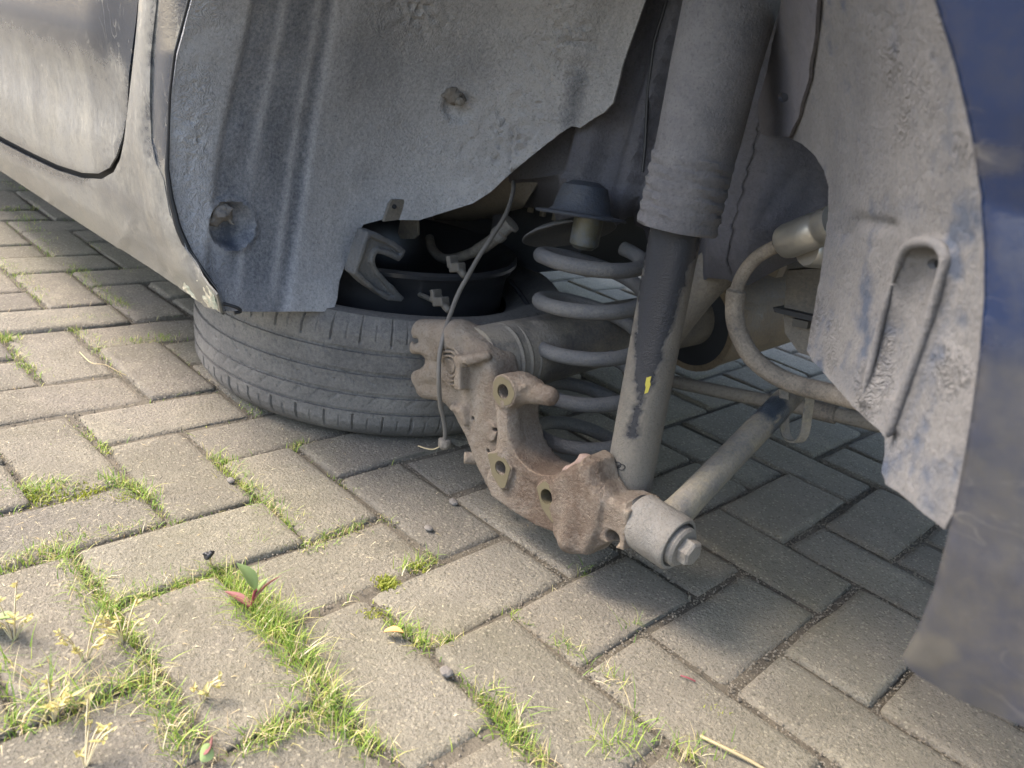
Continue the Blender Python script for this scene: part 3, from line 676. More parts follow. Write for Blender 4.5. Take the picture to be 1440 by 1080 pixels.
# far rear wheel still on the car
# rear liner panel
rl_ol = [(1150, -420), (1160, -60), (1150, 0), (1140, 60), (1133, 110), (1118, 165), (1105, 192), (1096, 191), (1110, 195), (1128, 203), (1146, 220), (1158, 240), (1165, 262), (1163, 300), (1158, 340), (1150, 395), (1143, 440), (1136, 480), (1134, 492), (1142, 508), (1200, 572), (1236, 605), (1244, 616), (1243, 640), (1237, 664), (1242, 680), (1262, 692), (1300, 724), (1326, 744), (1352, 700), (1372, 600), (1384, 480), (1388, 400), (1390, 350), (1376, 230), (1350, 110), (1318, 0), (1300, -60), (1270, -420)]
def rib_d(p): return dpoly(p, [(1218, 565), (1238, 480), (1262, 400), (1280, 355), (1300, 342), (1325, 343), (1338, 358), (1336, 385), (1310, 470), (1285, 540), (1262, 600)])
def rl_relief(p, P):
    d = rib_d(p); r = 0.0055 * np.exp(-(d / 6.5) ** 2)
    pl = [(1225, 560), (1240, 480), (1264, 400), (1282, 357), (1300, 346), (1325, 347), (1334, 360), (1332, 385), (1306, 470), (1270, 560)]
    sd = dpoly(p, pl) * np.where(inpoly(p, pl), 1, -1); r -= .006 * ssm(-7, 12, sd) * ssm(590, 520, p[:, 1])
    r -= .004 * np.exp(-(dpoly(p, [(1190, 330), (1205, 310), (1250, 318)]) / 10) ** 2)
    r += (fbm(P, 60, 4) - .5) * .002 + (fbm(P, 7, 2) - .5) * .005
    wr = np.abs(fbm(P, 110, 3) - .5) * 2; r -= wr * .0015 * ssm(.45, .6, fbm(P + 3, 12, 2))
    return r
def rl_attr(p, P):
    n = fbm(P, 26, 3) - .5
    n = n + .8 * (fbm(P, 90, 3) - .5)
    def blot(c, s, a): return a * ssm(.1, .9, np.exp(-(np.linalg.norm((p - c) / s, axis=1)) ** 2) + n * 1.3)
    wv = blot([1265, 295], [50, 24], .32) + blot([1205, 540], [34, 26], .32) + blot([1310, 690], [30, 44], .28) + blot([1165, 330], [18, 60], .25) + blot([1360, 300], [16, 40], .32) + blot([1215, 440], [14, 60], .25)
    wv += .5 * ssm(6, 1, dpoly(p, [(1140, 60), (1118, 165), (1108, 190)]))
    return {'wear_reflection': wv + .35 * np.exp(-(dpoly(p, [(1349, 362), (1346, 388), (1320, 474), (1296, 545), (1272, 602)]) / 4) ** 2), 'mud': .25 * np.exp(-(rib_d(p) / 10) ** 2), 'crust': .4 * ssm(.52, .7, fbm(P, 16, 3))}
def circ(cx, cy, rx, ry, n=14): return [(cx + rx * math.cos(2 * math.pi * k / n), cy + ry * math.sin(2 * math.pi * k / n)) for k in range(n)]
rliner = sheet('rear_arch_liner', rl_ol, F_rearliner, M['rear_liner'], car, step=4.2, relief=rl_relief, attr=rl_attr, thick=.004, holes=[circ(1297, 371, 8, 7.5)])
for pth, r0 in ((((1264, 398), (1281, 354), (1300, 343), (1324, 344), (1338, 359), (1336, 387), (1311, 470), (1286, 540), (1264, 598), (1256, 616)), .0034), (((1262, 402), (1246, 460), (1234, 510), (1222, 556)), .0026)):
    q = np.array(march(F_rearliner, resample(catmull([np.array(a, float) for a in pth], 4), 9, False))) + np.array([-.0030, -.0025, 0]); rad0 = r0 * np.clip(np.minimum(np.arange(len(q)), np.arange(len(q))[::-1]) / 4 + .3, 0, 1)
    tube('pressed_rib', q, rad0, M['rear_liner'], rliner, 10)
hb = march(F_rearliner, [(1297, 371)])[0] + np.array([.030, .024, 0]); cyl('hole_shade_disc', hb, hb + np.array([.004, .004, 0]), .018, M['black'], rliner, 14)  # black disc added behind the hole so that it looks dark
fl_ol = [(1110, -300), (1098, 0), (1085, 70), (1068, 140), (1064, 170), (1070, 188), (1080, 192), (1110, 192), (1122, 165), (1137, 110), (1146, 50), (1150, 0), (1160, -300)]
sheet('liner_flange', fl_ol, lambda P: F_rearliner(P) + .005, M['wheelhouse'], rliner, step=5, thick=.003, holes=[circ(1101, 137, 7, 7)], relief=lambda p, P: (fbm(P, 50) - .5) * .004)
# bumper corner
_z = np.array([.1, .27, .30, .36, .46, .52, .56, .62, .75, 1.0]); _y = np.array([-.140, -.149, -.152, -.158, -.160, -.158, -.168, -.180, -.185, -.17])
def F_bump(P): return P[:, 1] - (np.interp(P[:, 2], _z, _y) + .006 - 0.02 * ssm(.70, .95, P[:, 0]) + .5 * np.maximum(P[:, 0] - 1.0, 0) ** 2)
bp_ol = [(1262, -420), (1296, -60), (1310, 0), (1340, 95), (1362, 190), (1376, 280), (1381, 350), (1381, 420), (1374, 500), (1362, 590), (1350, 660), (1335, 735), (1310, 830), (1288, 885), (1265, 928), (1290, 950), (1350, 985), (1440, 1022), (1560, 1060), (1800, 1120), (2150, 1160), (2150, -420)]
def bp_relief(p, P):
    d = dpoly(p, bp_ol[1:15]); return -0.003 * np.exp(-d / 6.0)
def bp_attr(p, P):
    n = fbm(P, 14, 3) - .5
    def blot(c, s, a): return a * ssm(.15, .8, np.exp(-(np.linalg.norm((p - c) / s, axis=1)) ** 2) + n * .8)
    up_ = ssm(560, 430, p[:, 1])
    return {'wear_reflection': .5 * up_, 'mud': .14 - .14 * up_ + blot([1405, 790], [60, 60], .8) * ssm(.42, .62, fbm(P, 30, 3)) * 1.3 + blot([1395, 225], [60, 25], .4) + blot([1300, 915], [40, 20], .4)}
bumper = sheet('rear_bumper', bp_ol, F_bump, M['bumper'], car, step=9, relief=bp_relief, attr=bp_attr, thick=.004, t0=.05, t1=2.0)

# ------------------------------------------------------------------ suspension
# damper: dusty tube under a ribbed boot
D0 = pick(880, 700, Y=.155); D1 = pick(951, 322, Y=.165); D2 = pick(1034, -20, Y=.175); D3 = D2 + (D2 - D1) * .35
def damper_wear(Vv):
    p = project(Vv)[0]; n = fbm(Vv, 75, 3) - .5 + .5 * (fbm(Vv, 300, 2) - .5); xc = np.interp(p[:, 1], [322, 700], [951, 880]); dx = p[:, 0] - xc
    lft = np.interp(p[:, 1], [320, 400, 480, 540, 566, 570, 615, 622], [-40, -40, -26, -17, -9, -14, -16, -6]); rgt = np.interp(p[:, 1], [320, 400, 480, 540, 566, 570, 615, 622], [40, 26, 16, 8, 0, 0, 2, -6])
    e = np.minimum(dx - lft, rgt - dx) + n * 14
    return 1.3 * ssm(-6, 7, e) * ssm(628, 612, p[:, 1] + n * 20)
pts = [D0 + (D1 - D0) * t for t in np.linspace(0, 1.08, 120)]
damper = tube('shock_absorber', pts, .0268, M['damper'], car, 72, attr={'wear_reflection': damper_wear, 'mud': lambda Vv: .25 * ssm(.25, .12, Vv[:, 2])})
ax = (D2 - D1); Lb = np.linalg.norm(D3 - D1)
bprof = [(.028, -.001), (.0415, 0), (.0425, .003), (.0415, .008)]
hh = .012
while hh < .075: bprof += [(.0412, hh), (.0422, hh + .003), (.0422, hh + .008), (.0410, hh + .010)]; hh += .013
bprof += [(.0415, .09), (.043, .16), (.046, .24), (.047, Lb)]
lathe('dust_boot', bprof, D1, D3 - D1, M['boot'], damper, 56, disp=lambda a, j, r, h: .0006 * math.sin(a * 3 + j * 1.7) + .0005 * math.sin(a * 7 + j * 2.3))
ym = march(lambda P: np.linalg.norm(np.cross(P - D0, (D1 - D0) / np.linalg.norm(D1 - D0)), axis=1) - .0271, resample([(909, 531), (916, 529), (914, 536), (915, 541), (911, 552), (906, 554), (908, 545), (907, 541)], 3))
V = list(ym); F = [tuple(range(len(V)))]; mesh_obj('paint_mark', V, F, M['yellow'], damper)
for cx_, cy_ in ((868, 654), (874, 657)):
    rg = march(lambda P: np.linalg.norm(np.cross(P - D0, (D1 - D0) / np.linalg.norm(D1 - D0)), axis=1) - .0269, [(cx_ + 5 * math.cos(a), cy_ + 4 * math.sin(a)) for a in np.linspace(0, 6.28, 14)])
    tube('stamped_ring', rg, .0007, M['seal'], damper, 6)

# coil spring on its seats
S0 = pick(822, 652, Y=.275); S1 = pick(835, 352, Y=.275); ctr = lambda t: S0 + (S1 - S0) * t
R_ = .070; turns = 5.6; pts = []
for i in range(420):
    t = i / 419; a = t * turns * 2 * math.pi + 4.08; rr = R_ * (1 - .12 * ssm(.12, 0, t) - .10 * ssm(.93, 1, t))
    zz = np.interp(t, [0, .10, .9, 1], [0, .045, .955, 1.0]); c = ctr(zz); pts.append(c + np.array([math.cos(a), math.sin(a), 0]) * rr)
spring = tube('coil_spring', pts, .0098, M['spring'], car, 14)
lathe('lower_spring_seat', [(.001, .0), (.035, .0), (.055, -.004), (.082, -.006), (.088, -.001), (.088, -.008), (.07, -.018), (.001, -.02)], S0 - np.array([0, 0, .006]), (0, 0, 1), M['spring'], car, 40)
U = pick(817, 302, Y=.29)
seat = lathe('upper_spring_seat', [(.0005, .044), (.018, .0435), (.030, .037), (.036, .020), (.039, .007), (.044, .0025), (.060, .001), (.0615, -.001), (.060, -.003), (.0005, -.003)], U, (-.12, .10, 1), dusty('bare_blue_seat', rgb('1c2838'), rgb('454545'), rgb('3f3e3e'), .6, 2.0, 20, 200, bump=.2), car, 40, label='blue worn spring seat')
st = pick(826, 318, Y=.285); cyl('bump_stop', st + np.array([0, 0, -.030]), st + np.array([0, 0, .02]), .0195, dusty('brassy_stop', rgb('4a4632'), rgb('465060'), rgb('5f5b52'), .4, 2.5, 18, 200, rough_b=.3, bump=.1, metal=.4), seat, 28, .006)
tl = pick(800, 325, Y=.33); lathe('tilted_cup', [(.0005, .010), (.03, .008), (.055, .004), (.067, -.002), (.068, -.004), (.066, -.005), (.05, .0), (.0005, .004)], tl, (-.5, .1, .85), M['spring'], seat, 40)

# hub carrier and trailing arm, one rough casting
yk = .100
def xz(q, y=yk): r = pick(q[0], q[1], Y=y); return (r[0], r[2])
K = SDF((-.045, .060, .004), (.435, .205, .235), .0021)
arm = [xz(q, .120) for q in ((612, 468), (650, 462), (684, 486), (696, 508), (702, 540), (712, 575), (716, 610), (708, 650), (700, 705), (690, 690), (672, 655), (655, 610), (640, 582), (625, 566), (604, 556))]
K.smin(K.prism(arm, .112, .165, .012), 0)
face = [xz(q) for q in ((698, 560), (703, 538), (722, 528), (742, 540), (750, 560), (738, 576), (722, 590), (722, 612), (734, 638), (758, 657), (788, 663), (800, 662), (808, 654), (822, 650), (830, 641), (841, 648), (849, 676), (862, 698), (884, 708), (880, 745), (866, 757), (850, 766), (828, 778), (806, 772), (788, 766), (784, 748), (757, 738), (722, 716), (694, 696), (688, 672), (700, 640), (706, 605))]
K.smin(K.prism(face, .094, .128, .003), .006)
# bearing bore wall
a_, b_, c_ = [np.array(xz(q)) for q in ((719, 592), (733, 639), (788, 664))]
A2 = np.array([b_ - a_, c_ - a_]) * 2; cc = np.linalg.solve(A2, [b_ @ b_ - a_ @ a_, c_ @ c_ - a_ @ a_]); Rb = np.linalg.norm(cc - a_)
rad = np.sqrt((K.X - cc[0]) ** 2 + (K.Z - cc[1]) ** 2); ang = np.arctan2(K.Z - cc[1], K.X - cc[0])
ring = np.maximum(np.abs(rad - Rb - .006) - .006, np.abs(K.Y - .122) - .028)
sector = np.maximum((K.X - cc[0] - .030), (K.Z - cc[1] - .012)); K.smin(np.maximum(ring, sector), .006)
K.cut(np.maximum(rad - Rb, np.abs(K.Y - .12) - .2) + 0 * K.Y, .0012)
# bolt bosses
B1, B2, B3 = [pick(*q, Y=.092) for q in ((710, 550), (707, 657), (772, 697))]
for b_, rb in ((B1, .0205), (B2, .018), (B3, .0175)): K.smin(K.cyl(b_ + np.array([0, -.003, 0]), b_ + np.array([0, .03, 0]), rb, .001), .003)
K.smin(K.caps(B1 + np.array([.012, .018, .004]), B1 + np.array([.050, .022, .010]), .0165, .0115), .008)
e2 = B2 + np.array([-.020, 0, .006]); f2 = B2 + np.array([.012, 0, -.022]); K.smin(K.prism([(B2[0] - .026, B2[2] + .008), (B2[0] - .004, B2[2] + .021), (B2[0] + .017, B2[2] + .008), (B2[0] + .014, B2[2] - .022), (B2[0] + .006, B2[2] - .027), (B2[0] - .012, B2[2] - .016)], .0885, .115, .001), .003)
e2 = B3 + np.array([.008, .004, -.028]); K.smin(K.prism([(B3[0] - .018, B3[2] + .004), (B3[0] - .008, B3[2] + .018), (B3[0] + .012, B3[2] + .015), (B3[0] + .022, B3[2] - .012), (B3[0] + .020, B3[2] - .030), (B3[0] - .004, B3[2] - .018)], .0885, .115, .001), .003)
# webs running down from the upper boss, and the broken lug
K.smin(K.caps(B1 + np.array([.0, .012, -.018]), B2 + np.array([-.004, .012, .020]), .010, .012), .010)
lug = pick(828, 672, Y=.105); lp_ = [xz(q, .104) for q in ((788, 668), (800, 660), (808, 655), (820, 652), (832, 641), (843, 650), (849, 678), (863, 700), (856, 740), (838, 776), (806, 770), (790, 745))]
K.smin(K.prism(lp_, .084, .132, .008), .006)
K.smin(K.caps(pick(800, 760, Y=.088), pick(806, 715, Y=.090), .012, .008), .010)
for q, rr in (((806, 652), .0085), ((818, 641), .006)):
    s_ = pick(*q, Y=.112); K.cut(K.caps(s_ + np.array([0, -.05, .004]), s_ + np.array([0, .06, .006]), rr), .003)
# clevis block for the link and damper eye
K.smin(K.box(pick(872, 722, Y=.120), (.030, .030, .0235), .002, .10), .003)
K.smin(K.box(pick(862, 700, Y=.150), (.034, .016, .020), .004), .006)
K.cut(K.cyl(pick(846, 765, Y=.075), pick(846, 765, Y=.075) + np.array([.006, .06, .01]), .0095), .002)
# ears and pins on the arm
def ear(a, b, r0, r1): K.smin(K.caps(a, b, r0, r1), .004)
ear(pick(638, 573, Y=.108), pick(652, 580, Y=.112), .0055, .006); ear(pick(652, 578, Y=.110), pick(655, 592, Y=.110), .0085, .006)
e = pick(688, 607, Y=.108); K.smin(K.cyl(e, e + np.array([.004, .02, 0]), .0125), .003)
e = pick(661, 645, Y=.118); K.smin(K.cyl(e + np.array([-.006, -.006, 0]), e + np.array([.012, .014, .002]), .0085), .002)
# forward clamp cheeks, each a knuckled jaw
for q0, q1, r0, r1, yy in (((596, 466), (640, 478), .017, .026, .118), ((590, 489), (640, 498), .013, .018, .112), ((590, 531), (618, 520), .012, .020, .114), ((600, 545), (626, 545), .015, .016, .120), ((650, 478), (684, 500), .026, .022, .135), ((610, 520), (632, 520), .020, .026, .125)):
    K.smin(K.caps(pick(*q0, Y=yy), pick(*q1, Y=yy + .006), r0, r1), .007)
K.cut(K.caps(pick(586, 508, Y=.08), pick(591, 508, Y=.22), .0105), .006)
K.cut(K.caps(pick(580, 480, Y=.06), pick(592, 479, Y=.20), .004), .004)
e = pick(632, 515, Y=.104); K.smin(K.cyl(e, e + np.array([.004, .03, 0]), .026), .004); K.smin(K.box(pick(650, 524, Y=.103), (.006, .010, .022), .003, .2), .004)
K.smin(K.caps(pick(655, 508, Y=.100), pick(684, 500, Y=.112), .007, .006), .004)
for k in range(3): K.cut(np.abs(np.sqrt((K.X - e[0]) ** 2 + (K.Z - e[2]) ** 2) - (.011 + .0055 * k)) - .0012 + np.maximum(K.Y - e[1] - .0025, 0) * 2, .001)
K.noise(30, .0022, 3); K.noise(200, .0011, 2)
# holes
for b_, rh in ((B1, .0088), (B2, .0088), (B3, .0092)): K.cut(K.cyl(b_ + np.array([0, -.05, 0]), b_ + np.array([0, .026, 0]), rh, .001), .0012)
for q, rr, yy in (((638, 511 - 0), .0, .1), ((676, 637), .0028, .10), ((777, 733), .0045, .09), ((688, 606), .003, .10), ((655, 591), .003, .10), ((648, 514), .0022, .09)):
    if rr: e = pick(*q, Y=yy); K.cut(K.cyl(e + np.array([0, -.03, 0]), e + np.array([0, .024, 0]), rr, .0005), .0008)
V, F = K.mesh()
pq = project(V)[0]
knuckle = mesh_obj('trailing_arm', V, F, M['cast'], car, attr={'mud': .55 * ssm(730, 640, pq[:, 0]) + .25 * ssm(870, 890, pq[:, 0]), 'wear_reflection': .25 * ssm(690, 760, pq[:, 0]) * ssm(870, 830, pq[:, 0])}, label='rusty bare hub carrier casting with a broken lug')
D2 = [(-.026, .008), (-.004, .021), (.017, .008), (.014, -.022), (.006, -.027), (-.012, -.016)]
D3 = [(-.018, .004), (-.008, .018), (.012, .015), (.022, -.012), (.020, -.030), (-.004, -.018)]
for b_, dia, yo in ((B1, None, -.0034), (B2, D2, -.0042), (B3, D3, -.0042)):
    V = []; F = []; n = 40
    def rad_(a):
        if dia is None: return .0175 * (1 + .04 * math.sin(a * 3 + 1) + .03 * math.sin(a * 7))
        best = .02; u_ = np.array([math.cos(a), math.sin(a)])
        for i in range(len(dia)):
            p_, q_ = np.array(dia[i]), np.array(dia[(i + 1) % len(dia)]); A_ = np.array([u_, p_ - q_]).T
            try: t_, k_ = np.linalg.solve(A_, p_)
            except Exception: continue
            if t_ > 0 and -1e-6 <= k_ <= 1 + 1e-6: best = t_ * .93
        return best
    for (r0, yy) in ((.0090, .010), (.0090, yo), (None, yo), (None, .003)):
        for k in range(n):
            a = 2 * math.pi * k / n; r1 = r0 if r0 else rad_(a); V.append(b_ + np.array([math.cos(a) * r1, yy, math.sin(a) * r1]))
    for q in range(3): F += [(q * n + i, (q + 1) * n + i, (q + 1) * n + (i + 1) % n, q * n + (i + 1) % n) for i in range(n)]
    mesh_obj('machined_pad', V, F, M['machined'], knuckle, sharp=35)
    cyl('bolt_hole_shade', b_ + np.array([0, .018, 0]), b_ + np.array([0, .028, 0]), .0087, M['black'], knuckle, 16)  # black disc deep in the bore, its shade put into the colour
fr = SDF(lug + np.array([-.05, -.035, -.02]), lug + np.array([.04, .035, .05]), .0018)
fr.smin(fr.caps(pick(800, 661, Y=.106), pick(812, 657, Y=.108), .0075, .007), .004); fr.smin(fr.caps(pick(812, 657, Y=.108), pick(824, 650, Y=.108), .007, .008), .004); fr.smin(fr.caps(pick(824, 650, Y=.108), pick(836, 650, Y=.11), .009, .007), .004); fr.noise(150, .006, 2)
V, F = fr.mesh(); mesh_obj('fracture_face', V, F, M['fracture'], knuckle)
# axle beam running inboard from the arm
b0 = pick(664, 512, Y=.135); beam = [b0 + np.array([.006, 0, .004]), b0 + np.array([.012, .09, .008]), b0 + np.array([.02, .3, .02]), b0 + np.array([.02, .62, .02]), b0 + np.array([.02, 1.0, .02])]
axle = tube('axle_beam', catmull(beam, 8), np.interp(np.arange(33), [0, 6, 12, 32], [.046, .048, .046, .046]), M['under'], car, 40, attr={'wear_reflection': lambda Vv: .5 * ssm(.5, .62, fbm(Vv, 22, 3)), 'mud': lambda Vv: .15 + 0 * Vv[:, 0]})
for k in range(3): lathe('weld_bead', [(.0465, -.004), (.0482, 0), (.0465, .004)], b0 + np.array([.012, .04 + .016 * k, .006]), (.08, 1, .05), M['under'], axle, 40)
sm = pick(742, 491, Y=.25); lump('sensor_stub', sm - np.array([-.03, .02, -.0]) + 0, .007, M['seal'], axle, 3, .0018, amp=.008, sc=120)

# lateral link with bushing and bolt
LK0 = pick(926, 748, Y=.120); LK1 = pick(1122, 545, Y=.41)
link = tube('lateral_link', [LK0 + (LK1 - LK0) * t for t in np.linspace(.05, 1.0, 40)], np.interp(np.linspace(.05, 1, 40), [.05, .12, .2, .85, 1], [.020, .0175, .0165, .0165, .0150]), M['link'], car, 28, attr={'wear_reflection': lambda Vv: 1.3 * ssm(.30, .34, Vv[:, 1]) * ssm(.37, .345, Vv[:, 1]) * (fbm(Vv, 60) > .42)})
bx = np.array([1.0, -.04, -.02]); bx /= np.linalg.norm(bx)
lathe('bushing_eye', [(.021, -.028), (.029, -.028), (.0305, -.026), (.0305, .024), (.0285, .027), (.0255, .027), (.0250, .020), (.0002, .020)], LK0, bx, M['bush'], link, 44)
lathe('bushing_rubber', [(.0002, -.033), (.027, -.033), (.027, -.027), (.0002, -.027)], LK0, bx, M['seal'], link, 30)
lathe('bolt_washer', [(.0002, .020), (.0215, .020), (.0225, .022), (.0225, .032), (.020, .0345), (.0002, .0345)], LK0, bx, M['bush'], link, 36)
bolt = lathe('bolt_head', [(.0002, .033), (.0142, .033), (.0150, .036), (.0145, .045), (.012, .0475), (.0002, .048)], LK0, bx, M['bush'], link, 6, sharp=20)

# bracket hook, hose, vent and their neighbours
hk = [pick(x, y, Y=.36) for x, y in ((1102, 548), (1103, 580), (1104, 606), (1110, 618), (1122, 621), (1131, 610), (1136, 580), (1139, 558))]
pts = np.array(catmull(hk, 5)); Wd = np.array([.0038, .0038, .001]); V = []; F = []
T = np.gradient(pts, axis=0); Nn = np.cross(T, Wd); Nn /= np.linalg.norm(Nn, axis=1)[:, None]
for p_, n_ in zip(pts, Nn): V += [p_ - Wd + n_ * .0012, p_ + Wd + n_ * .0012, p_ + Wd - n_ * .0012, p_ - Wd - n_ * .0012]
for i in range(len(pts) - 1):
    for k in range(4): F.append((i * 4 + k, i * 4 + (k + 1) % 4, i * 4 + 4 + (k + 1) % 4, i * 4 + 4 + k))
mesh_obj('hook_bracket', V, F, M['link'], car, smooth=False)
hz = [pick(1092, 346, Y=.30), pick(1062, 364, Y=.30), pick(1040, 395, Y=.30), pick(1033, 432, Y=.30), pick(1038, 466, Y=.30), pick(1056, 500, Y=.30), pick(1084, 524, Y=.30), pick(1120, 541, Y=.30), pick(1160, 551, Y=.29), pick(1220, 566, Y=.27)]
hp = catmull(hz, 10); rr = np.where(np.arange(len(hp)) < 24, .0078, .0110); rr[24:27] = .0116
hose = tube('fuel_hose', hp, rr, M['rubber'], car, 18)
c0 = pick(1103, 341, Y=.298); c1 = pick(1152, 322, Y=.285); cap = lathe('filler_cap', [(.001, -.004), (.013, -.004), (.018, .0), (.0195, .006), (.0195, .046), (.0175, .049), (.0175, .053), (.0195, .056), (.0195, .070), (.001, .070)], c0, c1 - c0, M['alu'], car, 32)
lathe('cap_lobe', [(.001, .0), (.018, .0), (.020, .004), (.020, .022), (.001, .024)], pick(1135, 350, Y=.30), (.4, .9, 0), M['alu'], cap, 30)
# plastic breather box
bx0 = [pick(x, y, Y=.46) for x, y in ((1112, 378), (1165, 374), (1165, 508), (1128, 496), (1108, 468), (1106, 440))]
vb = prism('breather_box', [(p[0], p[2]) for p in bx0], .45, .56, M['under'], car, axis='y', bev=.03)
lp = [pick(x, y, Y=.445) for x, y in ((1092, 431), (1160, 446), (1160, 454), (1094, 438))]
prism('box_lip', [(p[0], p[2]) for p in lp], .435, .57, M['under_dark'], vb, axis='y')
lp = [pick(x, y, Y=.447) for x, y in ((1118, 447), (1140, 452), (1138, 462), (1117, 458))]; prism('box_tab', [(p[0], p[2]) for p in lp], .440, .45, M['clip'], vb, axis='y')
# muffler lying across behind the axle
m0 = pick(972, 452, Y=.62); m1 = pick(1190, 395, Y=1.12); 
muf = lathe('muffler', [(.0005, .004), (.05, .004), (.078, .0), (.0865, .0), (.0875, .006), (.085, .012), (.085, .60), (.0005, .61)], m0, m1 - m0, M['exhaust'], car, 48)
lathe('muffler_end', [(.0005, .001), (.02, -.004), (.045, -.003), (.07, .001), (.076, .0015)], m0 - (m1 - m0) * .004, m1 - m0, M['under_dark'], muf, 40)
# subframe member and far pipe
sf = [pick(930, 470, Y=.42), pick(985, 400, Y=.42), pick(1040, 352, Y=.42), pick(1100, 330, Y=.42)]
tube('subframe_member', catmull(sf, 6), .030, M['under'], car, 20)
sb = [pick(880, 520, Y=.52), pick(945, 536, Y=.52), pick(1020, 552, Y=.52), pick(1110, 570, Y=.52), pick(1150, 577, Y=.52), pick(1240, 598, Y=.52)]
stab = tube('stabiliser_bar', catmull(sb, 6), .0105, M['under'], car, 16)
lathe('bar_bush', [(.0107, -.02), (.0135, -.018), (.0135, .018), (.0107, .02)], pick(1158, 579, Y=.52), sb[5] - sb[4], M['rubber'], stab, 24)
cl = pick(1092, 378, Y=.50); prism('rail_clip', [(cl[0] - .012, cl[2] - .008), (cl[0] + .012, cl[2] - .008), (cl[0] + .014, cl[2] + .008), (cl[0] - .014, cl[2] + .008)], .48, .50, M['steel'], car)

# fork bracket behind the liner edge
fk = [pick(x, y, X=-.125) for x, y in ((508, 322), (518, 323), (546, 336), (563, 349), (560, 356), (553, 364), (536, 356), (522, 353), (519, 362), (526, 378), (548, 402), (562, 415), (556, 421), (538, 419), (512, 402), (488, 381), (497, 352))]
fy = [(p[1], p[2]) for p in fk]
FK = SDF((-.155, min(p[0] for p in fy) - .02, min(p[1] for p in fy) - .02), (-.09, max(p[0] for p in fy) + .02, max(p[1] for p in fy) + .02), .002)
Ag, Bg = np.meshgrid(FK.ax[1], FK.ax[2], indexing='ij'); pp = np.stack([Ag.ravel(), Bg.ravel()], 1); d2 = dpoly(pp, fy + [fy[0]]); d2[inpoly(pp, fy)] *= -1; d2 = d2.reshape(Ag.shape)[None] + .003
dx = np.abs(FK.X + .122) - .012 + .003; FK.v = np.minimum(np.maximum(d2, dx), 0) + np.sqrt(np.maximum(d2, 0) ** 2 + np.maximum(dx, 0) ** 2) - .003
FK.v = np.maximum(FK.v, -(np.maximum(np.abs(FK.X + .108) - .007, d2 + .005))); FK.noise(60, .004, 3); V, F = FK.mesh(); mesh_obj('fork_bracket', V, F, M['spring'], car)
tb = [pick(x, y, Y=.26) for x, y in ((562, 306), (585, 308), (586, 330), (580, 336), (562, 336), (558, 328))]; prism('hanger_tab', [(p[0], p[2]) for p in tb], .262, .266, M['under'], car)
# brake pipe below the rail
bpz = [pick(604, 335, Y=.40), pick(608, 350, Y=.38), pick(622, 363, Y=.36), pick(645, 362, Y=.355), pick(675, 350, Y=.35), pick(700, 332, Y=.35), pick(712, 318, Y=.36)]
bpipe = tube('brake_pipe', catmull(bpz, 8), np.where(np.arange(49) > 30, .0105, .0085), M['rubber'], car, 14)
q0 = pick(697, 334, Y=.35); q1 = pick(720, 312, Y=.36); lathe('pipe_union', [(.0005, 0), (.012, 0), (.0135, .004), (.0135, .012), (.011, .014), (.011, .030), (.016, .031), (.016, .036), (.0005, .037)], q0, q1 - q0, M['bush'], bpipe, 20)
# sensor cable hanging to the arm, with clips and the frayed end
cz = [pick(722, 256, Y=.315), pick(721, 272, Y=.29), pick(712, 300, Y=.25), pick(694, 330, Y=.215), pick(674, 360, Y=.185), pick(657, 390, Y=.16), pick(645, 412, Y=.145), pick(634, 440, Y=.125), pick(625, 468, Y=.104), pick(618, 500, Y=.092), pick(617, 535, Y=.090), pick(619, 568, Y=.100), pick(624, 590, Y=.11), pick(626, 610, Y=.115), pick(624, 626, Y=.117)]
cbl = tube('sensor_cable', catmull(cz, 8), .0031, M['cable'], car, 10)
for q, yy in (((643, 376), .168), ((620, 424), .135)):
    e = pick(*q, Y=yy); z_ = np.array(e); s = SDF(z_ - .03, z_ + .03, .0014); s.smin(s.box(e, (.010, .007, .006), .0015, .35), 0); s.smin(s.caps(e + np.array([.010, 0, -.004]), e + np.array([.015, .0, -.006]), .005), .002); s.smin(s.box(e + np.array([-.011, 0, .005]), (.004, .008, .008), .0015, .35), .001); s.noise(140, .0012, 2)
    V, F = s.mesh(); mesh_obj('cable_clip', V, F, M['clip'], cbl)
e = pick(624, 624, Y=.117); lump('cable_plug', e, .0085, M['rubber'], cbl, 5, .0018, amp=.004, sc=90)
wz = [e, pick(608, 632, Y=.11), pick(588, 627, Y=.105)]; tube('bare_wire', catmull(wz, 5), .0009, M['straw'], cbl, 6)
lr_ = [pick(553, 402, Y=.22), pick(585, 412, Y=.21), pick(612, 424, Y=.20)]; tube('bright_rod', catmull(lr_, 4), .0038, M['steel'], car, 10)
dr = [pick(718, 395, Y=.42), pick(740, 425, Y=.40), pick(756, 452, Y=.38)]; tube('dark_pipe', catmull(dr, 4), .004, M['seal'], car, 8)
tt = [pick(300, 424, X=-.13), pick(318, 428, X=-.125), pick(334, 433, X=-.12), pick(338, 438, X=-.12), pick(330, 440, X=-.12)]; tube('loose_trim', catmull(tt, 4), .0022, M['seal'], liner, 8)

